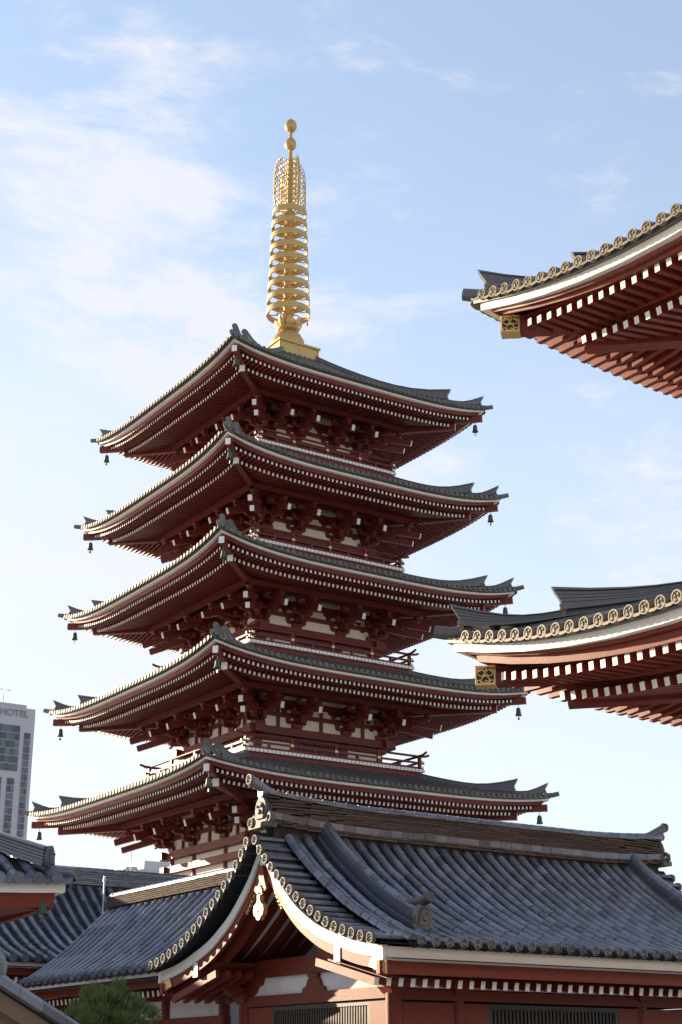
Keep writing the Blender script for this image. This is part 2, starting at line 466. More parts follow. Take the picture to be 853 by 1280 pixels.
def pagoda_roof(i):
    a, zc, b, RISE = A_[i], ZC[i], B_[i], RS[i]
    zm = zc - RISE
    ev = Eave(a, a, zm, RISE, a, 3.8)
    he, z0 = a + 0.10, zm + 0.055
    t, zt = (B_[i + 1] + 1.10, ZB[i + 1] - 0.36) if i < 4 else (1.05, 35.22)
    def rz(x, d):
        r = (he - d) / (he - t)
        return z0 + (zt - z0) * (0.64 * r + 0.36 * r * r) + RISE * min(1, abs(x) / d) ** 3.8 * max(0, 1 - r) ** 1.3
    mb = MB()
    for k in range(4):
        mb.T = ROT(k); rows = []
        for q in range(9):
            d = lerp(he, t, q / 8)
            rows.append([(d * u, -d, rz(d * u, d)) for u in ev.us(k, 16)])
        mb.sheet(rows)
    roof = mb.build('storey_roof', M['ptile'], pagoda)
    # tile rows
    tl = MB()
    pitch = 0.29
    n = int((a - 0.12) / pitch)
    for k in range(4):
        tl.T = ROT(k)
        for j in range(-n, n + 1):
            x = j * pitch
            dmin = max(t, abs(x) + 0.08)
            d0 = he + 0.10
            ns = 7 if d0 - dmin > 1 else 2
            rings = []
            for q in range(ns + 1):
                d = lerp(d0, dmin, q / ns); z = rz(x, min(d, he)) + 0.03
                rings.append([(x + 0.082 * cos(an), -d, z + 0.082 * sin(an)) for an in (-0.5, 0.35, 1.1, pi / 2, pi - 1.1, pi - 0.35, pi + 0.5)])
            tl.loft(rings, 0, False, False, True)
            zc0 = rz(x, he) + 0.035                      # round end
            tl.tube([(x, -d0 + 0.02, zc0), (x, -d0 - 0.03, zc0)], 0.098, 9, 1)
            # pan tile lip between the round tiles
            xm = x + pitch / 2
            if abs(xm) < a:
                zl = rz(xm, he)
                pts = [(xm - pitch * 0.36, 0.03), (xm, -0.035), (xm + pitch * 0.36, 0.03)]
                tl.sheet([[(px, -d0, zl + pz - 0.045) for px, pz in pts], [(px, -d0, zl + pz + 0.03) for px, pz in pts], [(px, -he + 0.3, zl + pz + 0.03 + 0.04) for px, pz in pts]], 1)
    tag(tl.build('tile_row', [M['ptile'], M['disc']], roof), kind='stuff')
    # hips
    for k in range(4):
        T = ROT(k)
        def hip(d, T=T): return T((-d, -d, rz(d, d)))
        hr = MB()
        dm = lerp(he, t, 0.30 if i < 4 else 0.24)
        hip_ridge(hr, [(*hip(lerp(t, dm, q / 8))[:2], hip(lerp(t, dm, q / 8))[2] + 0.02) for q in range(9)], 0.30, 0.24, 1.35, 0.10)
        hip_ridge(hr, [(*hip(lerp(dm + 0.1 - 0.45, he - 0.28, q / 6))[:2], hip(lerp(dm + 0.1 - 0.45, he - 0.28, q / 6))[2] + 0.02) for q in range(7)], 0.26, 0.15, 2.2, 0.10)
        c0, c1 = Vector(hip(he - 0.5)), Vector(hip(he + 0.02))
        dv = (c1 - c0).normalized()
        hr.tube([c1 - dv * 0.3 + Vector((0, 0, 0.05)), c1 + Vector((0, 0, 0.07)), c1 + dv * 0.28 + Vector((0, 0, 0.15))], [0.10, 0.11, 0.10], 9)
        h_ob = hr.build('hip_ridge', M['ridge'], roof)
        ax = Vector((dv.y, -dv.x, 0)).normalized()
        for d, s_, up in ((dm + 0.06, 0.34, 0.02), (he - 0.22, 0.28, 0.0)):
            orn = MB()
            p = Vector(hip(d)) + Vector((0, 0, up)) + Vector((dv.x, dv.y, 0)).normalized() * 0.02
            oni(orn, p, ax, s_)
            orn.build('ridge_end_tile', M['ridge'], h_ob)
    # boards
    w = MB(); ev.profile(w, [(0, -0.02), (0, -0.105), (0.22, -0.105), (0.22, 0.0)]); w.build('white_eave_board', M['white'], roof)
    tb = MB(); ev.profile(tb, [(-0.09, 0.09), (-0.07, 0.0), (0.3, -0.016), (0.3, 0.075)]); tb.build('tile_batten', M['ptile'], roof)
    rd = MB()
    ev.profile(rd, [(0.17, -0.108), (0.22, -0.255), (0.42, -0.255), (0.42, -0.108)])
    ev.profile(rd, [(1.13, -0.28), (1.13, -0.415), (1.27, -0.415), (1.27, -0.28)], lift=0.80)
    rd.build('red_eave_board', M['red'], roof)
    # rafters
    fr, br = MB(), MB()
    slope = 0.20
    for k in range(4):
        fr.T = br.T = ROT(k)
        for p, q in ev.rafters(k, 0.222, 0.40, 1.45, -0.26, 0.05, 0.09, 0.125, 4.6): fr.beam(q, p, 0.092, 0.125, 0, 1)
        for p, q in ev.rafters(k, 0.222, 1.06, a - b, -0.42, slope, 0.10, 0.135, 4.6): br.beam(q, p, 0.098, 0.135, 0, 1)
    tag(fr.build('flying_rafter', [M['red'], M['white']], roof), kind='stuff')
    tag(br.build('base_rafter', [M['red'], M['white']], roof), kind='stuff')
    # boards above the rafters
    sf = MB()
    for k in range(4):
        sf.T = ROT(k)
        for p0, p1, zz, sl, l0, l1 in ((0.3, 1.3, -0.257, 0.05, 1.0, 0.76), (1.1, a - b + 0.1, -0.416, slope, 0.8, 0.0)):
            rows = []
            for p, lf in ((p0, l0), ((p0 + p1) / 2, (l0 + l1) / 2), (p1, l1)):
                d = a - p
                rows.append([(d * u, -d, zm + ev.lift(a * (1 - abs(u))) * lf + zz + sl * (p - p0)) for u in ev.us(k, 16)])
            sf.sheet(rows)
    sf.build('soffit_board', M['red'], roof)
    # hip rafters
    for k in range(4):
        T = ROT(k)
        hb = MB(T)
        zt_ = zc - 0.18
        hb.beam((-(b), -(b), zm - 0.1), (-(a - 0.06), -(a - 0.06), zt_ - 0.25), 0.23, 0.29, 0, 1, 0.23, 0.29)
        hb.beam((-(b), -(b), zm - 0.28), (-(a - 1.0), -(a - 1.0), zt_ - 0.58), 0.25, 0.30, 0, 1, 0.25, 0.31)
        hb.build('hip_rafter', [M['red'], M['white']], roof)
    pu = MB(); d = b + 1.66
    for k in range(4):
        pu.T = ROT(k); pu.beam((-d - 0.12, -d, zm - 0.30), (d + 0.12, -d, zm - 0.30), 0.2, 0.22, 0, 0)
        pu.beam((-d + 0.3, -(b + 0.8), zm - 0.22), (d - 0.3, -(b + 0.8), zm - 0.22), 0.14, 0.16)
    pu.build('eave_purlin', [M['red'], M['white']], roof)
    return ev

def pagoda_body(i):
    b, zm = B_[i], ZC[i] - RS[i]
    zb = ZB[i]
    core = MB()
    core.box((0, 0, (zb + zm) / 2 + 0.1), (2 * b - 0.2, 2 * b - 0.2, zm - zb + 0.2))
    body = core.build('storey_wall', M['plaster'], pagoda)
    inner = b * 0.385
    cx = (-b + 0.19, -inner, inner, b - 0.19)
    # columns
    cm = MB(); cm.lathe([(0.19, zb), (0.19, zm - 1.9)], 14); cme = cm.mesh('column', M['red'])
    done = set()
    for k in range(4):
        T = ROT(k)
        for x in cx:
            p = T((x, -(b - 0.19), 0)); key = (round(p[0], 2), round(p[1], 2))
            if key in done: continue
            done.add(key); inst('column', cme, body, p)
    # tie beams
    bm_ = MB(); dd = 0
    levels = [(zm - 1.72, 0.33, 0.26, 0.34), (zm - 2.02, 0.16, 0.10, 0.0), (zb + 0.16, 0.24, 0.12, 0.0)]
    if i == 0: levels = [(zm - 1.72, 0.33, 0.26, 0.34), (zm - 2.35, 0.30, 0.20, 0.24), (zm - 3.15, 0.42, 0.24, 0.24), (zm - 4.4, 0.3, 0.2, 0.2)]
    for k in range(4):
        bm_.T = ROT(k)
        for z, h, o, ext in levels:
            dz = 0.004 * (k % 2)
            e = b + o / 2 + ext
            bm_.box((0, -(b - 0.1 + o / 2), z + dz), (2 * (e if ext else b + o / 2 - (0.12 if k % 2 else 0)), 0.2 + o, h))
        for z, h, o in ((zm - 0.94, 0.17, 0.05), (zm - 0.40, 0.24, 0.06)):
            bm_.box((0, -(b - 0.08 + o), z + 0.004 * (k % 2)), (2 * b - 0.1, 0.16, h))
        if i < 2:
            for x in ((-inner + -b + 0.19) / 2, 0.0, (inner + b - 0.19) / 2):
                bm_.box((x, -(b - 0.08), zm - 1.05), (0.14, 0.15, 1.05))
    bm_.build('tie_beam', M['red'], body)
    # doors and panels
    for k in range(4):
        d_ = MB(ROT(k))
        h = zm - 1.9 - zb
        if i:
            y = -(b - 0.09)
            d_.box((0, y, zb + h / 2 + 0.1), (1.7 * inner, 0.06, h - 0.25), 1)
            for x in (-0.86 * inner, 0, 0.86 * inner): d_.box((x, y - 0.03, zb + h / 2), (0.10, 0.08, h), 0)
            for z in (0.32, 0.52, 0.72): d_.box((0, y - 0.035, zb + h * z), (1.62 * inner, 0.03, 0.035), 0)
            for s_ in (-1, 1):
                xm = s_ * (inner + b - 0.19) / 2
                d_.box((xm, y - 0.02, zb + h * 0.80), (b - 0.19 - inner - 0.36, 0.05, 0.06), 0)
        else:
            y = -(b - 0.06)
            d_.box((0, y, zm - 3.9), (1.7 * inner, 0.06, 1.1), 2)
            for s_ in (-1, 1): d_.box((s_ * (inner + 0.22), y - 0.02, zm - 3.9), (0.14, 0.1, 1.1), 0)
        d_.build('door', [M['red'], M['black'], M['bronze']], body)
    # brackets
    for k in range(4):
        for x in cx[1:3]:
            p = ROT(k)((x, -(b - 0.12), 0)); inst('bracket', BR, body, (p[0], p[1], zm), (0, 0, k * pi / 2))
        p = ROT(k)((b - 0.19, -(b - 0.19), 0)); inst('corner_bracket', BRC, body, (p[0], p[1], zm), (0, 0, k * pi / 2))
        # a lesser strut bracket mid bay
    # balcony
    if i:
        hb = b + 1.28
        fl = MB(); ev = Eave(hb, hb, zb, 0, 1, 1)
        ev.profile(fl, [(-0.03, 0.02), (-0.03, -0.11), (1.2, -0.11), (1.2, 0.02)], 1)
        ev.profile(fl, [(0.10, -0.113), (0.10, -0.36), (0.30, -0.36), (0.30, -0.113)], 0)
        for k in range(4):
            fl.T = ROT(k); n = int(2 * hb / 0.2)
            for j in range(n):                               # joints between the floor plank ends
                fl.box((-hb + (j + 0.5) * 2 * hb / n, -hb - 0.034, zb - 0.045), (0.018, 0.01, 0.125), 0)
        fl.T = None
        fl.build('balcony_floor', [M['red'], M['white']], body)
        rl = MB(); d = hb - 0.14
        for k in range(4):
            rl.T = ROT(k); dz = 0.012 * (k % 2)
            rl.box((0, -d, zb + 0.10 + dz), (2 * d + 0.36, 0.10, 0.09))
            rl.box((0, -d, zb + 0.33 + dz), (2 * d + 0.46, 0.08, 0.085))
            pts = [(-d - 0.52, -d, zb + 0.72 + dz), (-d - 0.30, -d, zb + 0.65 + dz), (-d, -d, zb + 0.62 + dz), (d, -d, zb + 0.62 + dz), (d + 0.30, -d, zb + 0.65 + dz), (d + 0.52, -d, zb + 0.72 + dz)]
            rl.tube(pts, 0.055, 8)
            nb = 8
            for j in range(nb + 1):
                x = -d + 2 * d * j / nb
                big = j % 2 == 0
                if j == nb: continue
                rl.box((x, -d, zb + (0.33 if big else 0.20)), (0.14 if big else 0.11, 0.12, 0.60 if big else 0.30))
                if big:
                    rl.box((x, -d, zb + 0.34), (0.15, 0.13, 0.10), 1)
                    rl.tube([(x, -d, zb + 0.54), (x, -d, zb + 0.69)], 0.060, 8, 0)
            for s_ in (-1, 1):
                for z, e in ((0.10, 0.18), (0.33, 0.23)): rl.box((s_ * (d + e), -d, zb + z + dz), (0.02, 0.11, 0.10), 2)
        rl.build('railing', [M['red'], M['goldleaf'], M['white']], body)

for i in range(5):
    pagoda_roof(i)
    pagoda_body(i)
base = MB()
base.loft([[(-q, -q, z), (q, -q, z), (q, q, z), (-q, q, z)] for q, z in ((7.2, 0), (7.2, 5.6), (7.5, 5.6), (7.5, 5.9), (6.4, 5.9), (6.4, 6.4), (4.2, 6.4), (4.2, 8.3))])
base.build('podium', M['concrete'], pagoda)

# ---- spire
sp = MB()
sp.loft([[(-q, -q, z), (q, -q, z), (q, q, z), (-q, q, z)] for q, z in ((1.13, 34.90), (1.13, 35.80), (1.20, 35.80), (1.20, 35.90), (0.9, 35.90))])
for k in range(4):
    sp.T = ROT(k)
    for x in (-1.08, 0, 1.08): sp.box((x, -1.135, 35.45), (0.07, 0.03, 0.70))
sp.T = None
sp.lathe([(0.84, 35.88), (0.86, 36.1), (0.82, 36.45), (0.66, 36.75), (0.42, 36.95), (0.3, 37.0)], 28)
spire = sp.build('spire', M['gold'], pagoda)
po = MB()
po.lathe([(0.24, 36.95), (0.25, 38.0), (0.22, 44.0), (0.15, 44.1), (0.13, 47.3), (0.10, 47.4), (0.085, 49.3)], 16)
po.build('pole', M['gold'], spire)
lo_ = MB()
lo_.lathe([(0.26, 36.95), (0.55, 37.05), (0.60, 37.13), (0.26, 37.16)], 20)
lo_.lathe([(0.26, 37.35), (0.40, 37.42), (0.42, 37.62), (0.26, 37.68)], 20)
for j in range(8):
    an = j * pi / 4 + pi / 8
    d = Vector((cos(an), sin(an), 0)); s_ = Vector((-sin(an), cos(an), 0))
    rows = []
    for r, z, w in ((0.30, 37.08, 0.10), (0.52, 37.12, 0.19), (0.63, 37.30, 0.22), (0.67, 37.50, 0.15), (0.72, 37.66, 0.02)):
        c = d * r + Vector((0, 0, z))
        rows.append([c - s_ * w - d * 0.02, c + d * 0.05, c + s_ * w - d * 0.02, c - d * 0.035])
    lo_.loft(rows)
lo_.build('lotus_bowl', M['gold'], spire)
for j in range(9):
    z = 38.06 + j * 0.7225
    r = lerp(1.12, 0.90, j / 8)
    rg = MB()
    n = 40
    rg.loft([[(q * cos(2 * pi * t / n), q * sin(2 * pi * t / n), zz) for t in range(n)] for q, zz in ((r, -0.155), (r, 0.155), (r - 0.035, 0.165), (r - 0.045, -0.155), (r, -0.155))], 0, True, False, False)
    rg.lathe([(0.235, -0.16), (0.31, -0.10), (0.31, 0.08), (0.235, 0.14)], 16)
    for t in range(8):
        an = 2 * pi * t / 8
        c_, s_ = cos(an), sin(an)
        pts = [(0.28, 0.0), (0.5, 0.06), (0.72, -0.04), (r - 0.03, 0.03)]
        rg.tube([(q * c_, q * s_, zz) for q, zz in pts], 0.03, 6)
        if t % 2 == 0:
            rg.tube([((r + 0.03) * c_, (r + 0.03) * s_, -0.10), ((r + 0.03) * c_, (r + 0.03) * s_, -0.22), ((r + 0.03) * c_, (r + 0.03) * s_, -0.34)], [0.012, 0.03, 0.055], 7)
    rg.build('ring', M['gold'], spire, (0, 0, z))
# openwork flames
random.seed(11)
fl = MB()
def outline(z):                                            # blade radius at height above its foot
    return interp([(0, 0.92), (0.5, 0.97), (1.3, 0.97), (2.0, 0.95), (2.5, 0.88), (2.85, 0.74), (3.1, 0.48), (3.25, 0.2)], z)
cell = 0.150
pts_, edges = {}, set()
for row in range(0, 24):
    for c in range(0, 10):
        # honeycomb vertices, stretched upwards
        x = 0.12 + c * cell * 0.87; z = row * cell * 1.0
        up = (row + c) % 2 == 0
        pts_[(row, c)] = (x + (0.035 if (row // 1) % 2 else -0.02) * (1 if c % 2 else -1) + random.uniform(-.025, .025), z + (0.03 if up else -0.03) + 0.12 * x + random.uniform(-.025, .025))
def inside(k):
    x, z = pts_[k]; return 0 <= z <= 3.1 and x <= outline(z) - 0.02
for (r_, c) in pts_:
    if not inside((r_, c)): continue
    for nb, ok in (((r_ + 1, c), True), ((r_, c + 1), (r_ + c) % 2 == 0)):
        if ok and nb in pts_ and inside(nb): edges.add(((r_, c), nb))
for (a, b) in sorted(edges):
    pa, pb = pts_[a], pts_[b]
    fl.tube([(pa[0], 0, pa[1]), (pb[0], 0, pb[1])], 0.027, 5, 0, False)
z = 0.05
while z < 3.0:
    x = outline(z) - 0.08
    fl.tube([(x - 0.05, 0, z - 0.06), (x + 0.05, 0, z), (x + 0.09, 0, z + 0.10), (x + 0.075, 0, z + 0.20)], [0.03, 0.03, 0.024, 0.008], 5, 0, False)
    z += 0.15
fl.tube([(0.1, 0, 0.0), (0.88, 0, 0.0)], 0.02, 4)
fme = fl.mesh('flame_blade', M['gold'])
for k in range(4): inst('flame_blade', fme, spire, (0, 0, 44.12), (0, 0, k * pi / 2))
for z, r in ((48.16, 0.31), (49.30, 0.32)):
    jb = MB()
    jb.lathe([(0.06, -r * 1.12), (r * 0.62, -r * 0.95), (r * 0.93, -r * 0.45), (r, 0.0), (r * 0.93, r * 0.5), (r * 0.66, r * 0.98), (r * 0.28, r * 1.25), (0.03, r * 1.55 if z > 49 else r * 1.3)], 20)
    jb.build('jewel_ball', M['gold'], spire, (0, 0, z))

# ---- wind bells hang from the pagoda's corners: things of their own
bl = MB()
bl.tube([(0, 0, 0), (0, 0, -0.20)], 0.015, 6)
bl.lathe([(0.03, -0.17), (0.10, -0.20), (0.13, -0.28), (0.145, -0.45), (0.17, -0.56), (0.20, -0.60), (0.17, -0.605), (0.05, -0.5)], 14)
bl.tube([(0, 0, -0.5), (0, 0, -0.70)], 0.012, 5)
bl.box((0, 0, -0.76), (0.12, 0.015, 0.13))
bme = bl.mesh('wind_bell', M['bronze'])
ORD = ('lowest', 'second lowest', 'middle', 'second highest', 'topmost')
for i in range(5):
    d = A_[i] - 0.32
    for (sx, sy, wh) in ((-1, -1, 'near'), (1, -1, 'right'), (-1, 1, 'left')):
        o = inst('wind_bell', bme, None, (PX + sx * d, PY + sy * d, ZC[i] - 0.62 + (0.03)), (0, 0, random.uniform(0, 6)), (0.78, 0.78, 0.85))
        tag(o, 'green bronze wind bell under the %s corner of the %s pagoda roof' % (wh, ORD[i]), 'wind bell', 'wind bells under the pagoda eaves')

# ================================================================== tiled slopes used by the gatehouse and the halls
def arc(prof, seg):
    """resample (d, z) profile at steps of seg; returns [(d, z, slope angle)] from the top down"""
    P = smooth_tab(prof, 60); res = []; acc = 0.0; nxt = 0.0
    for (d0, z0), (d1, z1) in zip(P, P[1:]):
        L = hypot(d1 - d0, z1 - z0)
        while L and nxt <= acc + L:
            t = (nxt - acc) / L
            res.append((lerp(d0, d1, t), lerp(z0, z1, t), atan2(z0 - z1, d1 - d0))); nxt += seg
        acc += L
    return res
def round_tile_mesh(r, L, name='round_tile'):
    mb = MB(); rings = []
    for y, k in ((0.0, 0.90), (-L * 0.10, 0.95), (-L * 0.75, 0.985), (-L * 0.80, 1.005), (-L - 0.012, 1.005)):
        rings.append([(r * k * cos(a), y, r * k * sin(a) - 0.005) for a in [pi * j / 8 for j in range(9)]])
    mb.loft(rings, 0, False, False, True)
    e = rings[-1]
    mb.add(e + [(0, -L - 0.015, 0)], [(j, j + 1, 9) for j in range(8)], 0)
    return mb.mesh(name, M['tile'])
def disc_mesh(r, m, name='eave_tile_end'):
    """round eave tile end facing -Y with a rim and a raised whorl crest"""
    mb = MB(); n = 16
    rings = []
    for q, y in ((r, 0.06), (r, -0.035), (r * 0.80, -0.035), (r * 0.76, -0.015), (0.005, -0.015)):
        rings.append([(q * cos(2 * pi * j / n), y, q * sin(2 * pi * j / n)) for j in range(n)])
    mb.loft(rings, 0, True, False, False)
    for k in range(3):                                      # three comma shaped whorls
        a0 = k * 2 * pi / 3
        pts = [(r * q * cos(a0 + a), -0.022, r * q * sin(a0 + a)) for q, a in ((0.28, 0), (0.42, 0.5), (0.56, 1.0), (0.62, 1.5))]
        mb.tube(pts, [r * 0.17, r * 0.13, r * 0.08, r * 0.03], 6, 0, True)
    return mb.mesh(name, m)

def pan_rows(mb, xs, pitch, segs, r, L, hidden=None):
    """stepped pan tiles between the round rows"""
    for x in xs:
        for (d, z, ph) in segs:
            if hidden and hidden(x, d): continue
            c, s_ = cos(ph), sin(ph)
            w = pitch / 2 - r * 0.55
            j = random.uniform(-0.006, 0.006)
            vs = []
            for t, up in ((-0.02, -0.012), (L, 0.022 + j)):
                for q, sg in ((-w, 0.03), (-w * 0.4, 0.0), (w * 0.4, 0.0), (w, 0.03)):
                    vs.append((x + q, -(d + t * c) - (up + sg) * s_ * 1.0, z - t * s_ + (up + sg) * c))
            fs = [(0, 1, 5, 4), (1, 2, 6, 5), (2, 3, 7, 6)]
            o = [(p[0], p[1], p[2] - 0.03) for p in vs[4:]]
            mb.add(vs + o, fs + [(4, 5, 9, 8), (5, 6, 10, 9), (6, 7, 11, 10)])

def joined_round(mb, x, segs, r, L, T=None):
    for (d, z, ph) in segs:
        c, s_ = cos(ph), sin(ph); j = random.uniform(-0.008, 0.008)
        rings = []
        for t, k in ((-0.01, 0.90), (L * 0.12, 0.95), (L * 0.76, 0.985), (L * 0.80, 1.01), (L + 0.012, 1.01)):
            rings.append([(x + j + r * k * cos(a), -(d + t * c) - (r * k * sin(a)) * s_, z - t * s_ + r * k * sin(a) * c) for a in [pi * q / 6 for q in range(7)]])
        mb.loft(rings, 0, False, False, True)
        e = rings[-1]; mb.add(e + [(x + j, -(d + (L + 0.012) * c), z - (L + 0.012) * s_)], [(q, q + 1, 7) for q in range(6)])

def noshi_wall(mb, x0, x1, z0, z1, w, course, plen, taper=0.0, sag=None):
    """courses of thin ridge tiles, every piece a box of its own, both faces"""
    n = max(1, int(round((z1 - z0) / course)))
    for c in range(n):
        z = z0 + (c + 0.5) * (z1 - z0) / n
        ww = w - taper * c / n
        for sd in (-1, 1):
            x = x0 - random.uniform(0, plen)
            while x < x1:
                L = plen * random.uniform(0.85, 1.15)
                a, b = max(x, x0), min(x + L - 0.012, x1)
                if b - a > 0.03:
                    dz = sag((a + b) / 2) if sag else 0
                    o = random.uniform(-0.006, 0.008)
                    mb.box(((a + b) / 2, sd * (ww / 2 - 0.05 + o), z + dz + random.uniform(-.0015, .0015)), (b - a, 0.12, (z1 - z0) / n * 0.74))
                x += L

# ================================================================== gatehouse in front of the pagoda
GX, GY = 24.30, 30.65
gh = empty('gatehouse', (GX, GY, 0), 'red gatehouse with grey tiled gable roof in front of the pagoda', 'gatehouse')
GP = [(0.0, 6.92), (0.3, 6.52), (0.75, 6.10), (1.25, 5.72), (1.9, 5.29), (2.57, 4.90), (3.2, 4.60), (3.68, 4.43), (4.5, 4.22), (5.2, 4.10)]
XL, XR = -6.60, 6.55
SEG = 0.31
FP = [(0.0, 6.94), (0.6, 6.42), (1.25, 5.93), (2.57, 5.10), (3.8, 4.52), (4.5, 4.27), (5.2, 4.10)]
FPS = smooth_tab(FP, 40)
segs = arc(FP, SEG)
segs = [s_ for s_ in segs if s_[0] < 4.98]
rb = MB()
GPS = smooth_tab(GP, 40)
for k in (0, 2):
    rb.T = ROT(k)
    rb.sheet([[(x, -d, z - 0.015) for x in (XL + 0.95, 0, XR - 0.95)] for d, z in FPS])
    for a, b in ((XL + 0.05, XL + 0.95), (XR - 0.95, XR - 0.05)):
        rb.sheet([[(a if k == 0 else -a, -d, z - 0.015), ((b if k == 0 else -b), -d, z - 0.012)] for d, z in GPS])
    rb.sheet([[(x, -d, z - 0.30) for x in (XL + 0.3, 0, XR - 0.3)] for d, z in GPS])
rb.T = None
roof = rb.build('roof', M['pan'], gh)
PITCH_ = 0.36
xs = [XL + 1.02 + PITCH_ * j for j in range(int((XR - XL - 2.0) / PITCH_) + 1)]
KX = (-4.72, 5.10)                                            # descending ridges
rt = round_tile_mesh(0.108, SEG)
cands = []
for x in xs:
    if min(abs(x - k) for k in KX) < 0.15: pass
    for s_ in segs:
        hid = any(abs(x - k) < 0.20 for k in KX) and s_[0] < 3.9
        if hid: continue
        dist = (Vector((GX + x, GY - s_[0], s_[1])) - Vector((0, 0, EYE))).length
        cands.append((dist, x, s_))
cands.sort(key=lambda t: t[0])
for dist, x, (d, z, ph) in cands[:296]:
    inst('round_tile', rt, roof, (x + random.uniform(-.010, .010), -d, z + 0.050 + random.uniform(-.006, .006)), (ph, random.uniform(-.03, .03), random.uniform(-.03, .03)))
rest = MB()
for dist, x, s_ in cands[296:]: joined_round(rest, x, [(s_[0], s_[1] + 0.05, s_[2])], 0.108, SEG)
rest.T = ROT(2)
for x in xs: joined_round(rest, x, [(a, b + 0.05, c) for a, b, c in segs[1:]], 0.108, SEG)
rest.T = None
tag(rest.build('round_tile_row', M['tile'], roof), kind='stuff')
pn = MB()
pxs = [x + PITCH_ / 2 for x in xs] + [xs[0] - PITCH_ / 2]
pan_rows(pn, pxs, PITCH_, segs, 0.098, SEG)
pn.T = ROT(2); pan_rows(pn, pxs, PITCH_, segs, 0.098, SEG); pn.T = None
tag(pn.build('pan_tile', M['pan'], roof), kind='stuff')
# eave tile ends along the front and the back
dm = disc_mesh(0.112, M['disc']); dmd = disc_mesh(0.112, M['tile'])
ed, ez, ep = segs[-1][0] + SEG * cos(segs[-1][2]), segs[-1][1] - SEG * sin(segs[-1][2]), segs[-1][2]
lip = MB()
for k in (0, 2):
    T = ROT(k); lip.T = T
    for x in xs:
        p = T((x, -(ed + 0.01), ez + 0.055)); inst('eave_tile_end', dmd, roof, p, (0, 0, k * pi / 2))
    for x in pxs:
        pts = [(-0.13, 0.04), (-0.08, 0.0), (0, -0.025), (0.08, 0.0), (0.13, 0.04)]
        lip.sheet([[(x + a, -(ed + 0.02), ez + b - 0.075) for a, b in pts], [(x + a, -(ed + 0.02), ez + b + 0.01) for a, b in pts], [(x + a, -(ed - 0.25), ez + b + 0.06) for a, b in pts]])
lip.T = None
tag(lip.build('pan_tile_lip', M['pan'], roof), kind='stuff')
# verges: short round tiles lying across, their ends towards the gable side
vt = round_tile_mesh(0.10, 0.42, 'verge_tile')
vsegs = arc(GP, 0.335)
roll = MB()
for side, sx in ((0, -1), (1, 1)):
    X = XL if sx < 0 else XR
    for k in (0, 2):
        T = ROT(k)
        for q, (d, z, ph) in enumerate(vsegs[1:] if True else vsegs):
            if d > 4.95: continue
            off = 0.05
            for piece in range(2):
                x = X - sx * (0.02 + (0 if piece == 0 else 0.40))
                # mesh axis is -Y: turn it to -X or +X
                p = Vector((x - sx * 0.40, -d, z + off)) if True else None
                if k == 2: p = Vector((x - sx * 0.40, d, z + off))
                inst('verge_tile', vt, roof, p, (0, 0, -pi / 2 if sx < 0 else pi / 2))
            pd = Vector((X + sx * 0.02, -d if k == 0 else d, z + off + 0.0))
            inst('verge_tile_end', dm, roof, pd, (0, 0, -pi / 2 if sx < 0 else pi / 2))
            # pan lip under it
        roll.T = T
        xr = X - sx * 0.84
        if k == 2: xr = -xr
        joined_round(roll, xr, [(d, z + 0.07, ph) for d, z, ph in segs[1:]], 0.12, SEG)
        # little pan tiles between the verge tiles
        for d, z, ph in vsegs[1:]:
            dd_ = d + 0.168 * cos(ph); zz = z - 0.168 * sin(ph)
            if dd_ > 5.0: continue
            x0, x1 = X + sx * 0.01, X - sx * 0.8
            if k == 2: x0, x1 = -x0, -x1
            rows = []
            for xx in (x0, x1):
                rows.append([(xx, -(dd_ + a * cos(ph)), zz - a * sin(ph) + b) for a, b in ((-0.13, 0.06), (-0.05, 0.01), (0.05, 0.01), (0.13, 0.06))])
            roll.sheet(rows)
            rows = [[(p[0], p[1], p[2] - 0.09) for p in rows[0]], rows[0]]
            roll.sheet(rows)
roll.T = None
tag(roll.build('verge_roll', M['tile'], roof), kind='stuff')
inst('verge_tile_end', dm, roof, (XL - 0.03, 0, 7.10), (0, 0, -pi / 2))

# main ridge
rg = MB()
RZ0, RZ1 = 6.92, 7.64
rg.box((0, 0, (RZ0 + RZ1) / 2 - 0.1), (XR - XL - 0.9, 0.34, RZ1 - RZ0 + 0.2))
def sag(x): return 0.16 * max(0, (abs(x) - 3.2) / 3.2) ** 2
ridge = rg.build('main_ridge', M['dark'], gh)
nw = MB(); noshi_wall(nw, XL + 0.32, XR - 0.32, 7.20, 7.60, 0.54, 0.050, 0.9, 0.08, sag); noshi_wall(nw, XL + 0.32, XR - 0.32, 6.93, 7.05, 0.60, 0.06, 0.36, 0, sag)
tag(nw.build('ridge_course', M['noshi'], ridge), kind='stuff')
for zz, w_, h_ in ((7.12, 0.62, 0.15), (7.63, 0.56, 0.05)):
    cb = MB(); cb.box((0, 0, 0), (0.332, w_, h_)); cbm = cb.mesh('ridge_flat_tile', M['tile'])
    x = XL + 0.3
    while x < XR - 0.35:
        inst('ridge_flat_tile', cbm, ridge, (x + 0.17, random.uniform(-.006, .006), zz + sag(x)), (0, -atan2(sag(x + 0.17) - sag(x - 0.17), 0.34), random.uniform(-.015, .015))); x += 0.34
ct = MB(); ct.tube([(-0.168, 0, 0), (0.166, 0, 0)], [0.117, 0.109], 12); ctm = ct.mesh('ridge_cap_tile', M['tile'])
x = XL + 0.2
while x < XR - 0.3:
    inst('ridge_cap_tile', ctm, ridge, (x + 0.17, 0, 7.67 + sag(x + 0.17)), (0, -atan2(sag(x + 0.34) - sag(x), 0.34), random.uniform(-.02, .02))); x += 0.34
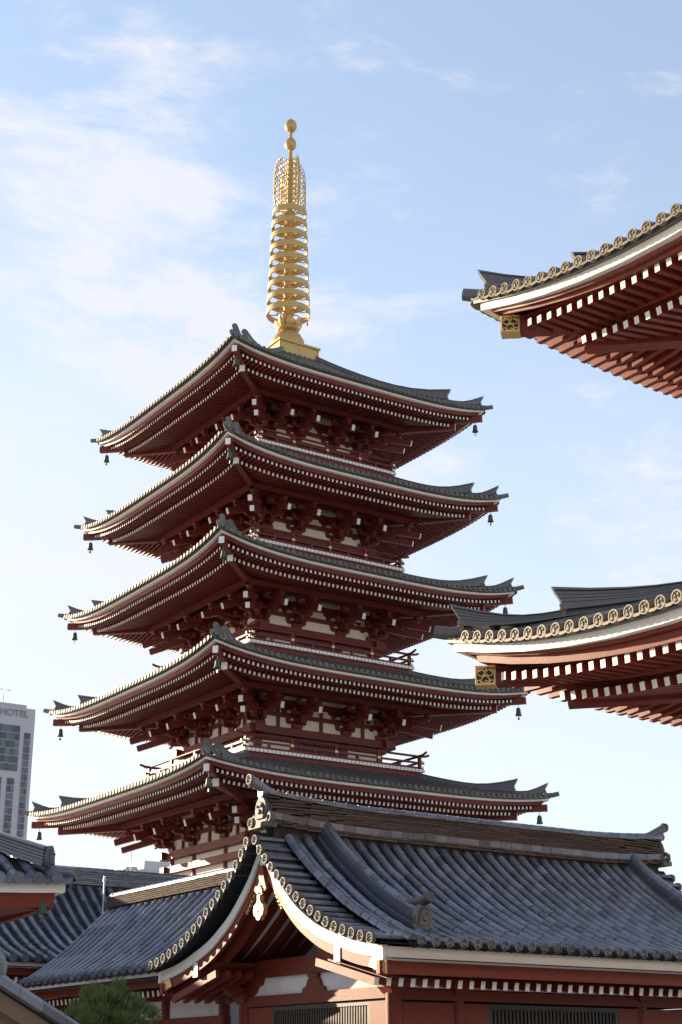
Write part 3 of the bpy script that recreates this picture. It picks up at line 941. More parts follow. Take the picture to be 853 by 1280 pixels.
for sx in (-1, 1):
    on = MB(); X = (XL + 0.28 if sx < 0 else XR - 0.28)
    oni(on, (X, 0, 7.12), (0, sx, 0), 0.62)
    on.box((X, 0, 7.06), (0.3, 0.8, 0.12))
    for s2 in (-1, 1):                                        # scrolls at the shield's feet
        on.tube([(X, s2 * (0.34 + 0.10 * cos(u)), 7.22 + 0.10 * sin(u) + 0.0) for u in (-1.5, -0.5, 0.5, 1.5, 2.6, 3.6)], [0.07, 0.07, 0.065, 0.06, 0.05, 0.03], 7)
    on.build('ridge_end_tile', M['disc'], ridge)
    to = MB()
    to.tube([(X - sx * 0.55, 0, 7.74), (X - sx * 0.2, 0, 7.84), (X + sx * 0.15, 0, 8.00), (X + sx * 0.36, 0, 8.10)], [0.10, 0.11, 0.115, 0.12], 12)
    to.build('ridge_horn_tile', M['tile'], ridge)
    inst('ridge_horn_end', disc_mesh(0.125, M['disc'], 'ridge_horn_end'), ridge, (X + sx * 0.37, 0, 8.105), (0, 0, -pi / 2 if sx < 0 else pi / 2))

# descending ridges
for kx, k in ((KX[0], 0), (KX[1], 0), (KX[0], 2), (KX[1], 2)):
    T = ROT(k); x = kx if k == 0 else -kx
    dr = MB(T)
    pp = [s_ for s_ in arc(FP, 0.16) if s_[0] < 3.95]
    for lv in range(6):
        w_ = 0.40 - 0.022 * lv; z_ = 0.08 + 0.062 * lv
        rings = []
        for d, z, ph in pp:
            f = 1.0 + 0.0 * d
            rings.append([(x - w_ / 2, -d, z + z_), (x + w_ / 2, -d, z + z_), (x + w_ / 2, -d, z + z_ + 0.042), (x - w_ / 2, -d, z + z_ + 0.042)])
        dr.loft(rings)
    dr.loft([[(x + sx * 0.13, -d, z + zz) for sx, zz in ((-1, 0), (1, 0), (1, 0.46), (-1, 0.46))] for d, z, ph in pp])
    o = dr.build('descending_ridge', M['tile'], roof)
    cr = MB(T); joined_round(cr, x, [(d, z + 0.44, ph) for d, z, ph in arc(FP, 0.30) if d < 3.8], 0.115, 0.30)
    tag(cr.build('descending_ridge_cap', M['tile'], o), kind='stuff')
    d, z, ph = pp[-1]
    on = MB(T); oni(on, (x, -d - 0.1, z + 0.02), (1, 0, 0), 0.56)
    on.tube([(x, -d + 0.4, z + 0.62), (x, -d - 0.15, z + 0.62), (x, -d - 0.40, z + 0.70)], [0.10, 0.11, 0.125], 10)
    on.build('ridge_end_tile', M['gtile'], o)

# boards under the eaves
for k in (0, 2):
    T = ROT(k)
    x0, x1 = XL + 0.22, XR - 0.22
    if k == 2: x0, x1 = -x1, -x0
    for nm, y, w_, z, h_, m in (('white_eave_board', 4.86, 0.10, 3.925, 0.27, 'white'), ('red_eave_board', 4.74, 0.12, 3.66, 0.26, 'redgate')):
        b_ = MB(T); b_.box(((x0 + x1) / 2, -y, z), (x1 - x0, w_, h_)); b_.build(nm, M[m], gh)
rm = MB(); rm.beam((0, 2.2, 0.50), (0, 0, 0), 0.115, 0.165, 0, 1)
rme = rm.mesh('rafter', [M['redgate'], M['white']])
RN = int((XR - XL - 0.6) / 0.302)
for k in (0, 2):
    T = ROT(k)
    for j in range(RN + 1):
        if k == 2 and not 1.3 < XR - 0.0 - 0.302 * j - XL + 0 : pass
        p = T((XL + 0.35 + 0.302 * j, -4.50, 3.40)); inst('rafter', rme, gh, p, (0, 0, k * pi / 2))
sb = MB()
for k in (0, 2):
    sb.T = ROT(k)
    sb.sheet([[(x, -d, z) for x in (XL + 0.3, XR - 0.3)] for d, z in ((4.80, 3.48), (3.0, 3.90), (2.2, 4.16))])
sb.build('eave_soffit', M['redgate'], gh)

# bargeboards and the gable
BT = [(0.0, 6.70), (0.3, 6.28), (0.6, 5.91), (1.05, 5.49), (1.5, 5.14), (2.05, 4.83), (2.6, 4.59), (3.65, 4.28), (4.3, 4.15), (4.9, 4.08)]
BTS = smooth_tab(BT, 36)
for sx in (-1, 1):
    X = XL + 0.26 if sx < 0 else XR - 0.26
    for k in (0, 2):
        T = ROT(k)
        Xk = X if k == 0 else -X
        for nm, t0, b0, b1, xo, th, m in (('white_bargeboard', 0.0, 0.18, 0.24, 0.0, 0.09, 'white'), ('red_bargeboard', 0.16, 0.36, 0.46, 0.06, 0.10, 'redgate'),
                                          ('inner_bargeboard', 0.30, 0.46, 0.52, 0.34, 0.14, 'redgate')):
            mb = MB(T); rings = []
            ins = -sx if k == 0 else sx
            for d, z in BTS:
                f = d / 4.9
                top, bot = z - t0 * lerp(1.25, 1, f), z - lerp(b0 * 1.35, b1, f)
                xa, xb = Xk + ins * xo, Xk + ins * (xo + th)
                if nm == 'inner_bargeboard' and d > 4.4: continue
                rings.append([(xa, -d, top), (xa, -d, bot), (xb, -d, bot), (xb, -d, top)])
            mb.loft(rings)
            mb.build(nm, M[m], gh)
        # gilded plate on the foot of the bargeboard
        gp = MB(T); ins = -sx if k == 0 else sx
        xa = Xk - ins * 0.012
        gp.prism([(4.50, 3.94), (4.93, 3.88), (4.93, 3.52), (4.62, 3.62), (4.30, 3.70), (4.40, 3.84)], (xa + ins * 0.05, 0, 0), (0, -1, 0), (0, 0, 1), 0.012)
        for q in range(4): gp.tube([(xa + ins * 0.035, -4.72 + 0.08 * cos(u + q * 1.6) * 1.2 - 0.04 * (q % 2), 3.73 + 0.07 * sin(u + q * 1.6)) for u in (0, 0.7, 1.4)], 0.014, 5)
        gp.build('gilded_plate', M['goldleaf'], gh)
        # scrolls near the peak
        sc = MB(T)
        for q in range(9):
            d, z = interp([(a, a) for a in (0, 1)], 0), 0
            d = 0.16 + 0.075 * q; zz = interp(BT, d) - 0.42 - 0.02 * q
            rr = 0.075 - 0.004 * q
            sc.tube([(Xk + ins * 0.10, -d + rr * cos(u), zz + rr * sin(u)) for u in (0.2, 1.2, 2.2, 3.2, 4.2, 5.2)], 0.020, 5)
        sc.prism([(0.0, 6.22), (0.16, 6.14), (0.85, 5.42), (0.78, 5.30), (0.5, 5.52), (0.0, 5.95)], (Xk + ins * 0.108, 0, 0), (0, -1, 0), (0, 0, 1), 0.012)
        sc.build('gilded_scroll', M['goldleaf'], gh)
    # gegyo pendant
    pe = MB(lambda p: (p[0], p[1] * 0.9, 5.60 + (p[2] - 5.60) * 0.9))
    base_x = X - sx * 0.02 if sx > 0 else X + 0.02
    pe.prism([(-0.10, 6.22), (0.10, 6.22), (0.17, 5.9), (0.30, 5.62), (0.12, 5.50), (0, 5.48), (-0.12, 5.50), (-0.30, 5.62), (-0.17, 5.9)], (X - sx * 0.03, 0, 0), (0, 1, 0), (0, 0, 1), 0.05)
    po_ = pe.build('gable_pendant', M['redgate'], gh)
    he_ = MB()
    sq = lambda p: (p[0], p[1] * 0.88, 5.46 + (p[2] - 5.46) * 0.80)
    he_.T = sq
    # heart shaped gold drop with an open centre
    o_ = [(0, 5.50), (0.07, 5.50), (0.065, 5.36), (0.12, 5.27), (0.22, 5.22), (0.255, 5.08), (0.215, 4.95), (0.12, 4.90), (0.085, 4.83), (0, 4.80)]
    i_ = [(0, 5.06), (0.02, 5.08), (0.045, 5.08), (0.055, 5.05), (0.045, 5.02), (0.03, 5.00), (0.02, 4.985), (0.01, 4.975), (0.004, 4.97), (0, 4.965)]
    for s2 in (-1, 1):
        for xx in (-0.06, 0.06):
            he_.sheet([[(X + xx - 0 * sx, s2 * a, b) for a, b in o_], [(X + xx, s2 * a, b) for a, b in i_]])
        he_.sheet([[(X - 0.06, s2 * a, b) for a, b in o_], [(X + 0.06, s2 * a, b) for a, b in o_]])
        he_.sheet([[(X - 0.06, s2 * a, b) for a, b in i_], [(X + 0.06, s2 * a, b) for a, b in i_]])
    for a, b, r_ in ((0, 5.63, 0.065), (-0.10, 5.60, 0.05), (0.10, 5.60, 0.05), (0, 5.74, 0.05), (-0.07, 5.68, 0.04), (0.07, 5.68, 0.04)):
        he_.tube([(X - 0.05, a, b), (X + 0.05, a, b)], r_, 8)
    he_.build('gold_drop', M['gold'], po_)
    # underside of the verge: white boards and red rafters
    for k in (0, 2):
        T = ROT(k)
        ins = -sx if k == 0 else sx
        Xk = X if k == 0 else -X
        ub = MB(T); ub.sheet([[(Xk + ins * a, -d, z - 0.31) for a in (0.2, 3.0)] for d, z in GPS if d < 3.3]); ub.build('verge_soffit', M['wall'], gh)
        rr = MB(T)
        for q in range(6):
            xx = Xk + ins * (0.62 + 0.42 * q)
            rr.T = T
            one = MB(T); one.loft([[(xx - 0.085, -d, z - 0.315), (xx + 0.085, -d, z - 0.315), (xx + 0.085, -d, z - 0.50), (xx - 0.085, -d, z - 0.50)] for d, z in GPS if d < 3.3])
            one.build('verge_rafter', M['redgate'], gh)

# body
BX0, BX1, BYH = 19.42 - GX, 28.6 - GX, 3.12
posts_x = [19.45 - GX, 21.15 - GX, 26.58 - GX, 28.5 - GX]
pm = MB(); pm.lathe([(0.185, 0), (0.185, 3.28)], 18); pm.box((0, 0, 0.1), (0.6, 0.6, 0.2), 1)
pme = pm.mesh('post', [M['redgate'], M['concrete']])
thin = MB(); thin.lathe([(0.135, 0), (0.135, 3.28)], 16); thin.box((0, 0, 0.1), (0.5, 0.5, 0.2), 1)
tme = thin.mesh('post', [M['redgate'], M['concrete']])
for y in (-BYH, BYH):
    for j, x in enumerate(posts_x): inst('post', pme if j in (0, 3) else tme, gh, (x, y, 0))
# bracket arms on the posts
bk = MB()
bk.loft([[(-q, -q, z), (q, -q, z), (q, q, z), (-q, q, z)] for q, z in ((0.17, 3.26), (0.26, 3.40), (0.26, 3.50))])
for ax in ((1, 0, 0), (0, 1, 0)):
    L = 0.62; bk.prism([(-L, 0.22), (L, 0.22), (L, 0.14), (L - 0.08, 0.05), (L - 0.20, 0.0), (-L + 0.20, 0.0), (-L + 0.08, 0.05), (-L, 0.14)], (0, 0, 3.43 + (0.003 if ax[0] else 0)), ax, (0, 0, 1), 0.10)
    for t in (-0.5, 0.5):
        bk.box((t * ax[0], t * ax[1], 3.70), (0.24, 0.24, 0.13), 0)
bke = bk.mesh('bracket', [M['redgate'], M['white']])
for y in (-BYH, BYH):
    for x in posts_x: inst('bracket', bke, gh, (x, y, 0))
# purlins projecting beyond the gable with white ends
for y in (-BYH, BYH):
    pl = MB(); pl.beam((0, y, 4.02), (18.0 - GX, y, 4.02), 0.24, 0.34, 0, 1); pl.beam((0, y, 4.02), (30.3 - GX, y, 4.02), 0.24, 0.34, 0, 1)
    pl.build('purlin', [M['redgate'], M['white']], gh)
pl = MB(); pl.beam((0, 0, 6.3), (18.0 - GX, 0, 6.3), 0.24, 0.30, 0, 1); pl.beam((0, 0, 6.3), (30.3 - GX, 0, 6.3), 0.24, 0.30, 0, 1); pl.build('purlin', [M['redgate'], M['white']], gh)
for x in (posts_x[0], posts_x[3]):
    s2 = -1 if x < 0 else 1
    gb = MB(); gb.box((x, 0, 4.03), (0.30, 2 * BYH - 0.24, 0.40)); gb.build('tie_beam', M['redgate'], gh)
    gb = MB(); gb.box((x, 0, 3.30), (0.26, 2 * BYH - 0.3, 0.24)); gb.build('head_beam', M['redgate'], gh)
    gw = MB(); gw.box((x, 0, 3.62), (0.10, 2 * BYH - 0.2, 0.42)); gw.build('gable_wall_panel', M['wall'], gh)
    gw = MB()
    pr_ = [(d, z - 0.32) for d, z in GPS if d < 3.2]
    gw.prism([(-d, z) for d, z in pr_[::-1]] + [(d, z) for d, z in pr_[1:]] + [(3.1, 4.0), (-3.1, 4.0)], (x - s2 * 1.35, 0, 0), (0, 1, 0), (0, 0, 1), 0.05)
    gw.build('gable_wall', M['wall'], gh)
    # frog leg strut and curved nosings
    for yc in (-0.1,):
        ks = MB()
        ks.prism([(-0.50, 0), (0.50, 0), (0.45, 0.10), (0.32, 0.13), (0.25, 0.28), (0.14, 0.33), (0.14, 0.41), (-0.14, 0.41), (-0.14, 0.33), (-0.25, 0.28), (-0.32, 0.13), (-0.45, 0.10)], (x, yc, 3.42), (0, 1, 0), (0, 0, 1), 0.12)
        ks.box((x, yc, 3.79), (0.3, 0.42, 0.10))
        ks.build('frog_leg_strut', M['redgate'], gh)
    gs = MB(); gs.prism([(-0.14, 0), (0.14, 0), (0.14, 2.1), (-0.14, 2.1)], (x - s2 * 1.25, 0, 4.2), (0, 1, 0), (0, 0, 1), 0.11); gs.build('king_post', M['redgate'], gh)
    for y in (-BYH, BYH):
        ns = MB(); ns.prism([(0.0, 0.36), (0.95, 0.36), (0.90, 0.20), (0.72, 0.17), (0.62, 0.04), (0.45, 0.0), (0.0, 0.0)], (x - 0.002, y, 3.47), (0, -1 if y > 0 else 1, 0), (0, 0, 1), 0.11)
        ns.build('beam_nosing', M['redgate'], gh)
for y, s2 in ((-BYH, -1), (BYH, 1)):
    fw = MB(); fw.box(((BX0 + BX1) / 2, y, 3.60), (BX1 - BX0 - 0.2, 0.10, 0.42)); fw.build('wall_panel', M['wall'], gh)
    fb = MB(); fb.box(((BX0 + BX1) / 2, y, 3.255), (BX1 - BX0 - 0.1, 0.24, 0.22)); fb.build('head_beam', M['redgate'], gh)
    for a, b in ((posts_x[0], posts_x[1]), (posts_x[2], posts_x[3])):
        rp = MB(); rp.box(((a + b) / 2, y, 1.55), (b - a - 0.28, 0.10, 3.1)); rp.build('red_panel', M['redgate'], gh)
    for xx in (23.87 - GX,):
        tp = MB(); tp.box((xx, y - s2 * -0.0, 3.60), (0.22, 0.15, 0.40)); tp.build('strut', M['redgate'], gh)

def lattice(parent, cx, cy, w, z0, z1, along_x=True, m='black', side=1):
    f = MB(); T = (lambda p: (cx + p[0], cy + p[1], p[2])) if along_x else (lambda p: (cx + p[1], cy - p[0], p[2]))
    f.T = T; h = z1 - z0
    for z in (z0 + 0.05, z1 - 0.05): f.box((0, 0, z), (w, 0.12, 0.10))
    for x in (-w / 2 + 0.05, w / 2 - 0.05): f.box((x, 0.002, (z0 + z1) / 2), (0.10, 0.116, h - 0.2))
    fo = f.build('lattice_window', M[m], parent)
    bk_ = MB(T); bk_.box((0, 0.06, (z0 + z1) / 2), (w - 0.1, 0.02, h - 0.1)); bk_.build('window_backing', M['dark'], fo)
    bar = MB(); bar.box((0, 0, 0), (0.055, 0.05, h - 0.2)); bme_ = bar.mesh('lattice_bar', M['darkwood'] if m == 'black' else M[m])
    n = int((w - 0.2) / 0.105)
    for j in range(n + 1):
        p = T((-w / 2 + 0.12 + (w - 0.24) * j / n, -0.01, (z0 + z1) / 2)); inst('lattice_bar', bme_, fo, p)
for y in (-BYH,):
    a, b = 21.93 - GX, 25.80 - GX
    for c0, c1 in ((posts_x[1], a), (b, posts_x[2])):
        rp = MB(); rp.box(((c0 + c1) / 2, y, 1.55), (c1 - c0, 0.12, 3.1)); rp.build('red_panel', M['redgate'], gh)
    lattice(gh, (a + b) / 2, y, b - a, 0.9, 3.10)
    rp = MB(); rp.box(((a + b) / 2, y, 0.45), (b - a, 0.12, 0.9)); rp.build('red_panel', M['redgate'], gh)
rp = MB(); rp.box((23.87 - GX, BYH, 1.55), (5.1, 0.12, 3.1)); rp.build('red_panel', M['redgate'], gh)
x = posts_x[0]
for y0, y1 in ((-BYH, -2.30), (1.80, BYH)):
    rp = MB(); rp.box((x, (y0 + y1) / 2, 1.58), (0.12, y1 - y0, 3.16)); rp.build('red_panel', M['redgate'], gh)
lattice(gh, x, -0.25, 4.1, 0.7, 3.16, False)
rp = MB(); rp.box((posts_x[3], 0, 1.58), (0.12, 2 * BYH, 3.16)); rp.build('red_panel', M['redgate'], gh)

# ================================================================== two storied gate on the right, only its corner is in view
GCX, GCY = 25.27, 10.33
g2 = empty('two_storied_gate', (GCX, GCY, 0), 'red two storied gate whose two eave corners reach in from the right', 'gate')
fme_ = MB(); fme_.beam((0, 1.15, 0.055), (0, 0, 0), 0.135, 0.165, 0, 1)
def gate_roof(hx, hy, z0, rise, name, dzr):
    ev = Eave(hx, hy, z0, rise, 6.2, 2.2, True)
    he = 0.10
    depth = min(hx, hy)
    def rz(k, x, p):                                       # p inward from the eave line
        h = ev.half(k)[0]
        f = max(0, 1 - (p + he) / 5.5)
        room = h - abs(x) - max(0, p) * 0
        return z0 + 0.12 + (p + he) * 0.36 + 0.012 * p * p + ev.lift(h - abs(x), k) * f ** 1.2
    mb = MB()
    for k in range(4):
        mb.T = ROT(k); h, d = ev.half(k); rows = []
        for q in range(8):
            p = lerp(-he, depth - 1.2, (q / 7) ** 1.3)
            rows.append([(u * (h - p), -(d - p), rz(k, u * h, p)) for u in ev.us(k, 26)])
        mb.sheet(rows)
    rf = mb.build(name, M['gtile'], g2)
    pitch = 0.362
    dmesh = disc_mesh(0.120, M['gdisc'])
    tl = MB(); nd = 0
    for k in (3, 2, 0, 1):
        T = ROT(k); tl.T = T; h, d = ev.half(k)
        n = int((h - 0.15) / pitch)
        for j in range(-n, n + 1):
            off = (h - 0.17) - n * pitch
            x = j * pitch
            # rows start from the corner nearest to the photograph's view
            x = (h - 0.17) - (j + n) * pitch if k == 3 else -(h - 0.17) + (j + n) * pitch
            if abs(x) > h - 0.1: continue
            pe = min(2.4, h - abs(x) - 0.05)
            zc = rz(k, x, -he) + 0.045
            rings = []
            for q in range(5):
                p = lerp(-he - 0.10, max(pe, 0.05), q / 4)
                zz = rz(k, x, max(p, -he)) + 0.045 - (0.0 if p >= -he else 0.0)
                rings.append([(x + 0.105 * cos(a), -(d - p), zz + 0.105 * sin(a)) for a in [pi * t / 6 for t in range(7)]])
            tl.loft(rings, 0, False, False, True)
            if k in (3, 2):
                if nd < 150 and not (k == 2 and abs(x + h) > 30):
                    p_ = T((x, -(d + he + 0.11), zc)); inst('eave_tile_end', dmesh, rf, p_, (0, 0, k * pi / 2)); nd += 1
                # curved lip of the pan tile between two discs
                xm = x - pitch / 2 if k == 3 else x + pitch / 2
                zl = rz(k, xm, -he)
                pts = [(a, 0.055 * (a / 0.15) ** 2 - 0.055) for a in (-0.16, -0.10, -0.04, 0.04, 0.10, 0.16)]
                for y0, y1, up, lo in ((0.14, 0.14, 0.035, -0.02),):
                    tl.sheet([[(xm + a, -(d + he + y0), zl + b + lo) for a, b in pts], [(xm + a, -(d + he + y1), zl + b + up) for a, b in pts], [(xm + a, -(d - 0.3), zl + b + up + 0.1) for a, b in pts]], 1)
    tag(tl.build('tile_row', [M['gtile'], M['gdisc']], rf), kind='stuff')
    # hip ridges
    for k in range(4):
        T = ROT(k); h, d = ev.half(k)
        def hp(p): return Vector(T((-(h - p), -(d - p), rz(k, -h + p, p) + 0.0)))
        def hz(p):
            q = hp(p); q.z = z0 + 0.12 + (p + he) * 0.36 + ev.rise * max(0, 1 - (p + he) / 5.5) ** 1.5 + 0.02; return q
        hr = MB()
        hip_ridge(hr, [hz(lerp(5.5, 1.55, q / 10)) for q in range(11)], 0.40, 0.26, 1.0, 0.14)
        hip_ridge(hr, [hz(lerp(2.3, 0.16, q / 8)) for q in range(9)], 0.34, 0.18, 1.8, 0.16)
        a, b = hz(0.5), hz(0.0); dv = (b - a).normalized()
        hr.tube([b - dv * 0.35 + Vector((0, 0, 0.06)), b + dv * 0.05 + Vector((0, 0, 0.09)), b + dv * 0.36 + Vector((0, 0, 0.18))], [0.13, 0.14, 0.13], 10)
        ho = hr.build('hip_ridge', M['gtile'], rf)
        ax = Vector((dv.y, -dv.x, 0)).normalized()
        for p in (1.56, 0.17):
            on = MB(); oni(on, hz(p) + Vector((0, 0, 0.02)) + Vector((dv.x, dv.y, 0)) * 0.06, ax, 0.40)
            on.build('ridge_end_tile', M['gdisc'], ho)
    w = MB(); ev.profile(w, [(0, 0.06), (0, -0.11), (0.16, -0.11), (0.16, 0.08)]); w.build('white_eave_board', M['white'], rf)
    tb = MB(); ev.profile(tb, [(-0.12, 0.17), (-0.10, 0.064), (0.3, 0.064), (0.3, 0.2)]); tb.build('tile_batten', M['gtile'], rf)
    for nm, pr in (('red_eave_board', [(0.15, -0.113), (0.17, -0.175), (0.32, -0.175), (0.32, -0.113)]), ('red_eave_board', [(0.30, -0.178), (0.33, -0.245 + dzr), (0.46, -0.245 + dzr), (0.46, -0.178)])):
        b_ = MB(); ev.profile(b_, pr); b_.build(nm, M['redgate'], rf)
    b_ = MB(); ev.profile(b_, [(1.26, -0.30 + dzr), (1.26, -0.46 + dzr), (1.42, -0.46 + dzr), (1.42, -0.30 + dzr)], lift=0.66); b_.build('red_eave_board', M['redgate'], rf)
    # rafters
    many = MB(); nr = 0
    mats = [M['redgate'], M['white']]
    cache = {}
    for k in (3, 2, 0, 1):
        T = ROT(k); many.T = T
        for row, (pit, p0, p1, zt, sl, fade) in enumerate(((0.298, 0.40, 1.75, -0.205 + dzr, 0.05, 6.0), (0.298, 1.30, 4.4, -0.48 + dzr, 0.16, 6.0))):
            L = ev.rafters(k, pit, p0, p1, zt, sl, 0.135, 0.165, fade, 0.8)
            L.sort(key=lambda t: -t[0][0] if k == 3 else t[0][0])
            for p, q in L:
                cornerd = ev.half(k)[0] - abs(p[0])
                near = (p[0] > 0) if k == 3 else (p[0] < 0)
                if row == 0 and cornerd < 0.85: continue
                if k in (3, 2) and near and cornerd < 9 and nr < 140:
                    nr += 1
                    o = Vector(p)
                    mb = MB(); mb.T = T; mb.beam(q, p, 0.122, 0.152, 0, 1)
                    mb.build('flying_rafter' if row == 0 else 'base_rafter', mats, rf)
                else: many.beam(q, p, 0.122, 0.152, 0, 1)
    tag(many.build('rafter', mats, rf), kind='stuff')
    sf = MB()
    for k in range(4):
        sf.T = ROT(k); h, d = ev.half(k)
        for p0, p1, zz, sl, l0, l1 in ((0.34, 1.75, -0.200 + dzr, 0.05, 0.8, 0.62), (1.3, 4.5, -0.475 + dzr, 0.16, 0.66, 0.24)):
            rows = []
            for p, lf in ((p0, l0), ((p0 + p1) / 2, (l0 + l1) / 2), (p1, l1)):
                rows.append([(u * (h - p), -(d - p), z0 + lf * ev.lift(h * (1 - abs(u)), k) + zz + sl * (p - p0)) for u in ev.us(k, 24)])
            sf.sheet(rows)
    sf.build('soffit_board', M['redgate'], rf)
    # hip rafters with gilded caps
    for k in range(4):
        T = ROT(k); h, d = ev.half(k)
        hb = MB(T)
        q = 0.30
        tip = (-(h - q), -(d - q), z0 + rise - 0.55 + dzr); inn = (-(h - 4.6), -(d - 4.6), z0 + 0.05)
        hb.beam(inn, tip, 0.29, 0.35)
        hb.beam((inn[0], inn[1], inn[2] - 0.30), (-(h - 1.5), -(d - 1.5), z0 + rise * 0.62 - 0.70 + dzr), 0.36, 0.40)
        ho = hb.build('hip_rafter', M['redgate'], rf)
        gc = MB(T)
        v = (Vector(tip) - Vector(inn)).normalized()
        gc.beam(Vector(tip) - v * 0.38, Vector(tip) + v * 0.012, 0.315, 0.375)
        sd = Vector((v.y, -v.x, 0)).normalized()
        for s2 in (-1, 1):                                  # chased scrolls on the cap's cheeks
            c = Vector(tip) - v * 0.185 + sd * (0.160 * s2)
            fr_ = [c + v * a + Vector((0, 0, b)) for a, b in ((-0.175, -0.165), (0.175, -0.165), (0.175, 0.165), (-0.175, 0.165), (-0.175, -0.165))]
            gc.prism([(-0.16, -0.15), (0.16, -0.15), (0.16, 0.15), (-0.16, 0.15)], c, v, (0, 0, 1), 0.004, 1)
            gc.tube(fr_, 0.02, 5, 0, True, False)
            gc.lathe([(0.0, -0.03), (0.035, -0.02), (0.035, 0.02), (0.0, 0.03)], 8, 0, c)
            for (a, b, r_) in ((-0.12, 0.11, 0.035), (0.12, 0.11, 0.035), (0.02, 0.12, 0.04), (-0.02, -0.13, 0.03), (-0.08, 0.05, 0.07), (0.08, 0.05, 0.07), (0.0, -0.09, 0.08), (0.12, -0.13, 0.04), (-0.12, -0.13, 0.04)):
                gc.tube([c + v * (a + r_ * cos(u)) + Vector((0, 0, b + r_ * sin(u))) for u in (0, 1, 2, 3, 4, 5, 6)], 0.015, 5, 0)
        gc.build('gilded_cap', [M['goldleaf'], M['dark']], ho)
        for p in (1.75, 3.0):                              # hanging fittings under the hip rafter
            c = Vector(T((-(h - p), -(d - p), z0 + lerp(rise - 0.52, 0.05, (p - q) / (4.6 - q)) - 0.24)))
            hf = MB()
            hf.lathe([(0.02, 0.05), (0.05, 0.0), (0.055, -0.30), (0.02, -0.36)], 10, 0, c)
            hf.build('hanging_fitting', M['gold'], ho)
    return rf
gate_roof(8.0, 12.0, 8.56, 0.80, 'lower_roof', -0.10)
gate_roof(7.46, 11.47, 15.70, 0.92, 'upper_roof', 0.0)
for nm, z0, z1, bx, by in (('lower_wall', 0.0, 8.9, 3.6, 7.6), ('upper_wall', 10.4, 16.2, 3.2, 7.2)):
    b_ = MB(); b_.box((0, 0, (z0 + z1) / 2), (2 * bx, 2 * by, z1 - z0)); wo = b_.build(nm, M['wall'], g2)
    cm = MB(); cm.lathe([(0.3, 0), (0.3, z1 - z0)], 16); cme = cm.mesh('column', M['redgate'])
    for sx in (-1, 1):
        for j in range(6): inst('column', cme, wo, (sx * bx, -by + 2 * by * j / 5, z0))
        tb = MB()
        for z in (z0 + 0.3, z0 + (z1 - z0) * 0.55, z1 - 1.6, z1 - 0.9): tb.box((sx * (bx + 0.02), 0, z), (0.4, 2 * by + 0.8, 0.4))
        tb.build('tie_beam', M['redgate'], wo)
    for sy in (-1, 1):
        tb = MB()
        for z in (z0 + 0.34, z0 + (z1 - z0) * 0.55 + 0.04, z1 - 1.56, z1 - 0.86): tb.box((0, sy * (by + 0.02), z), (2 * bx + 0.8, 0.4, 0.4))
        tb.build('tie_beam', M['redgate'], wo)
    for q, zz in ((1.2, z1 - 0.75), (2.4, z1 - 0.35)):
        tb = MB(); Eave(bx + q, by + q, zz, 0, 1, 1).profile(tb, [(0, 0), (0, -0.26), (0.24, -0.26), (0.24, 0)]); tb.build('eave_purlin', M['redgate'], wo)
tr = MB(); tr.prism([(-4.2, 16.8), (4.2, 16.8), (0.3, 19.8), (-0.3, 19.8)], (0, 0, 0), (1, 0, 0), (0, 0, 1), 7.0); tr.build('roof_gable', M['gtile'], g2)
fl2 = MB(); Eave(4.4, 8.4, 10.4, 0, 1, 1).profile(fl2, [(0, 0), (0, -0.3), (1.2, -0.3), (1.2, 0)]); fl2.build('balcony', M['redgate'], g2)

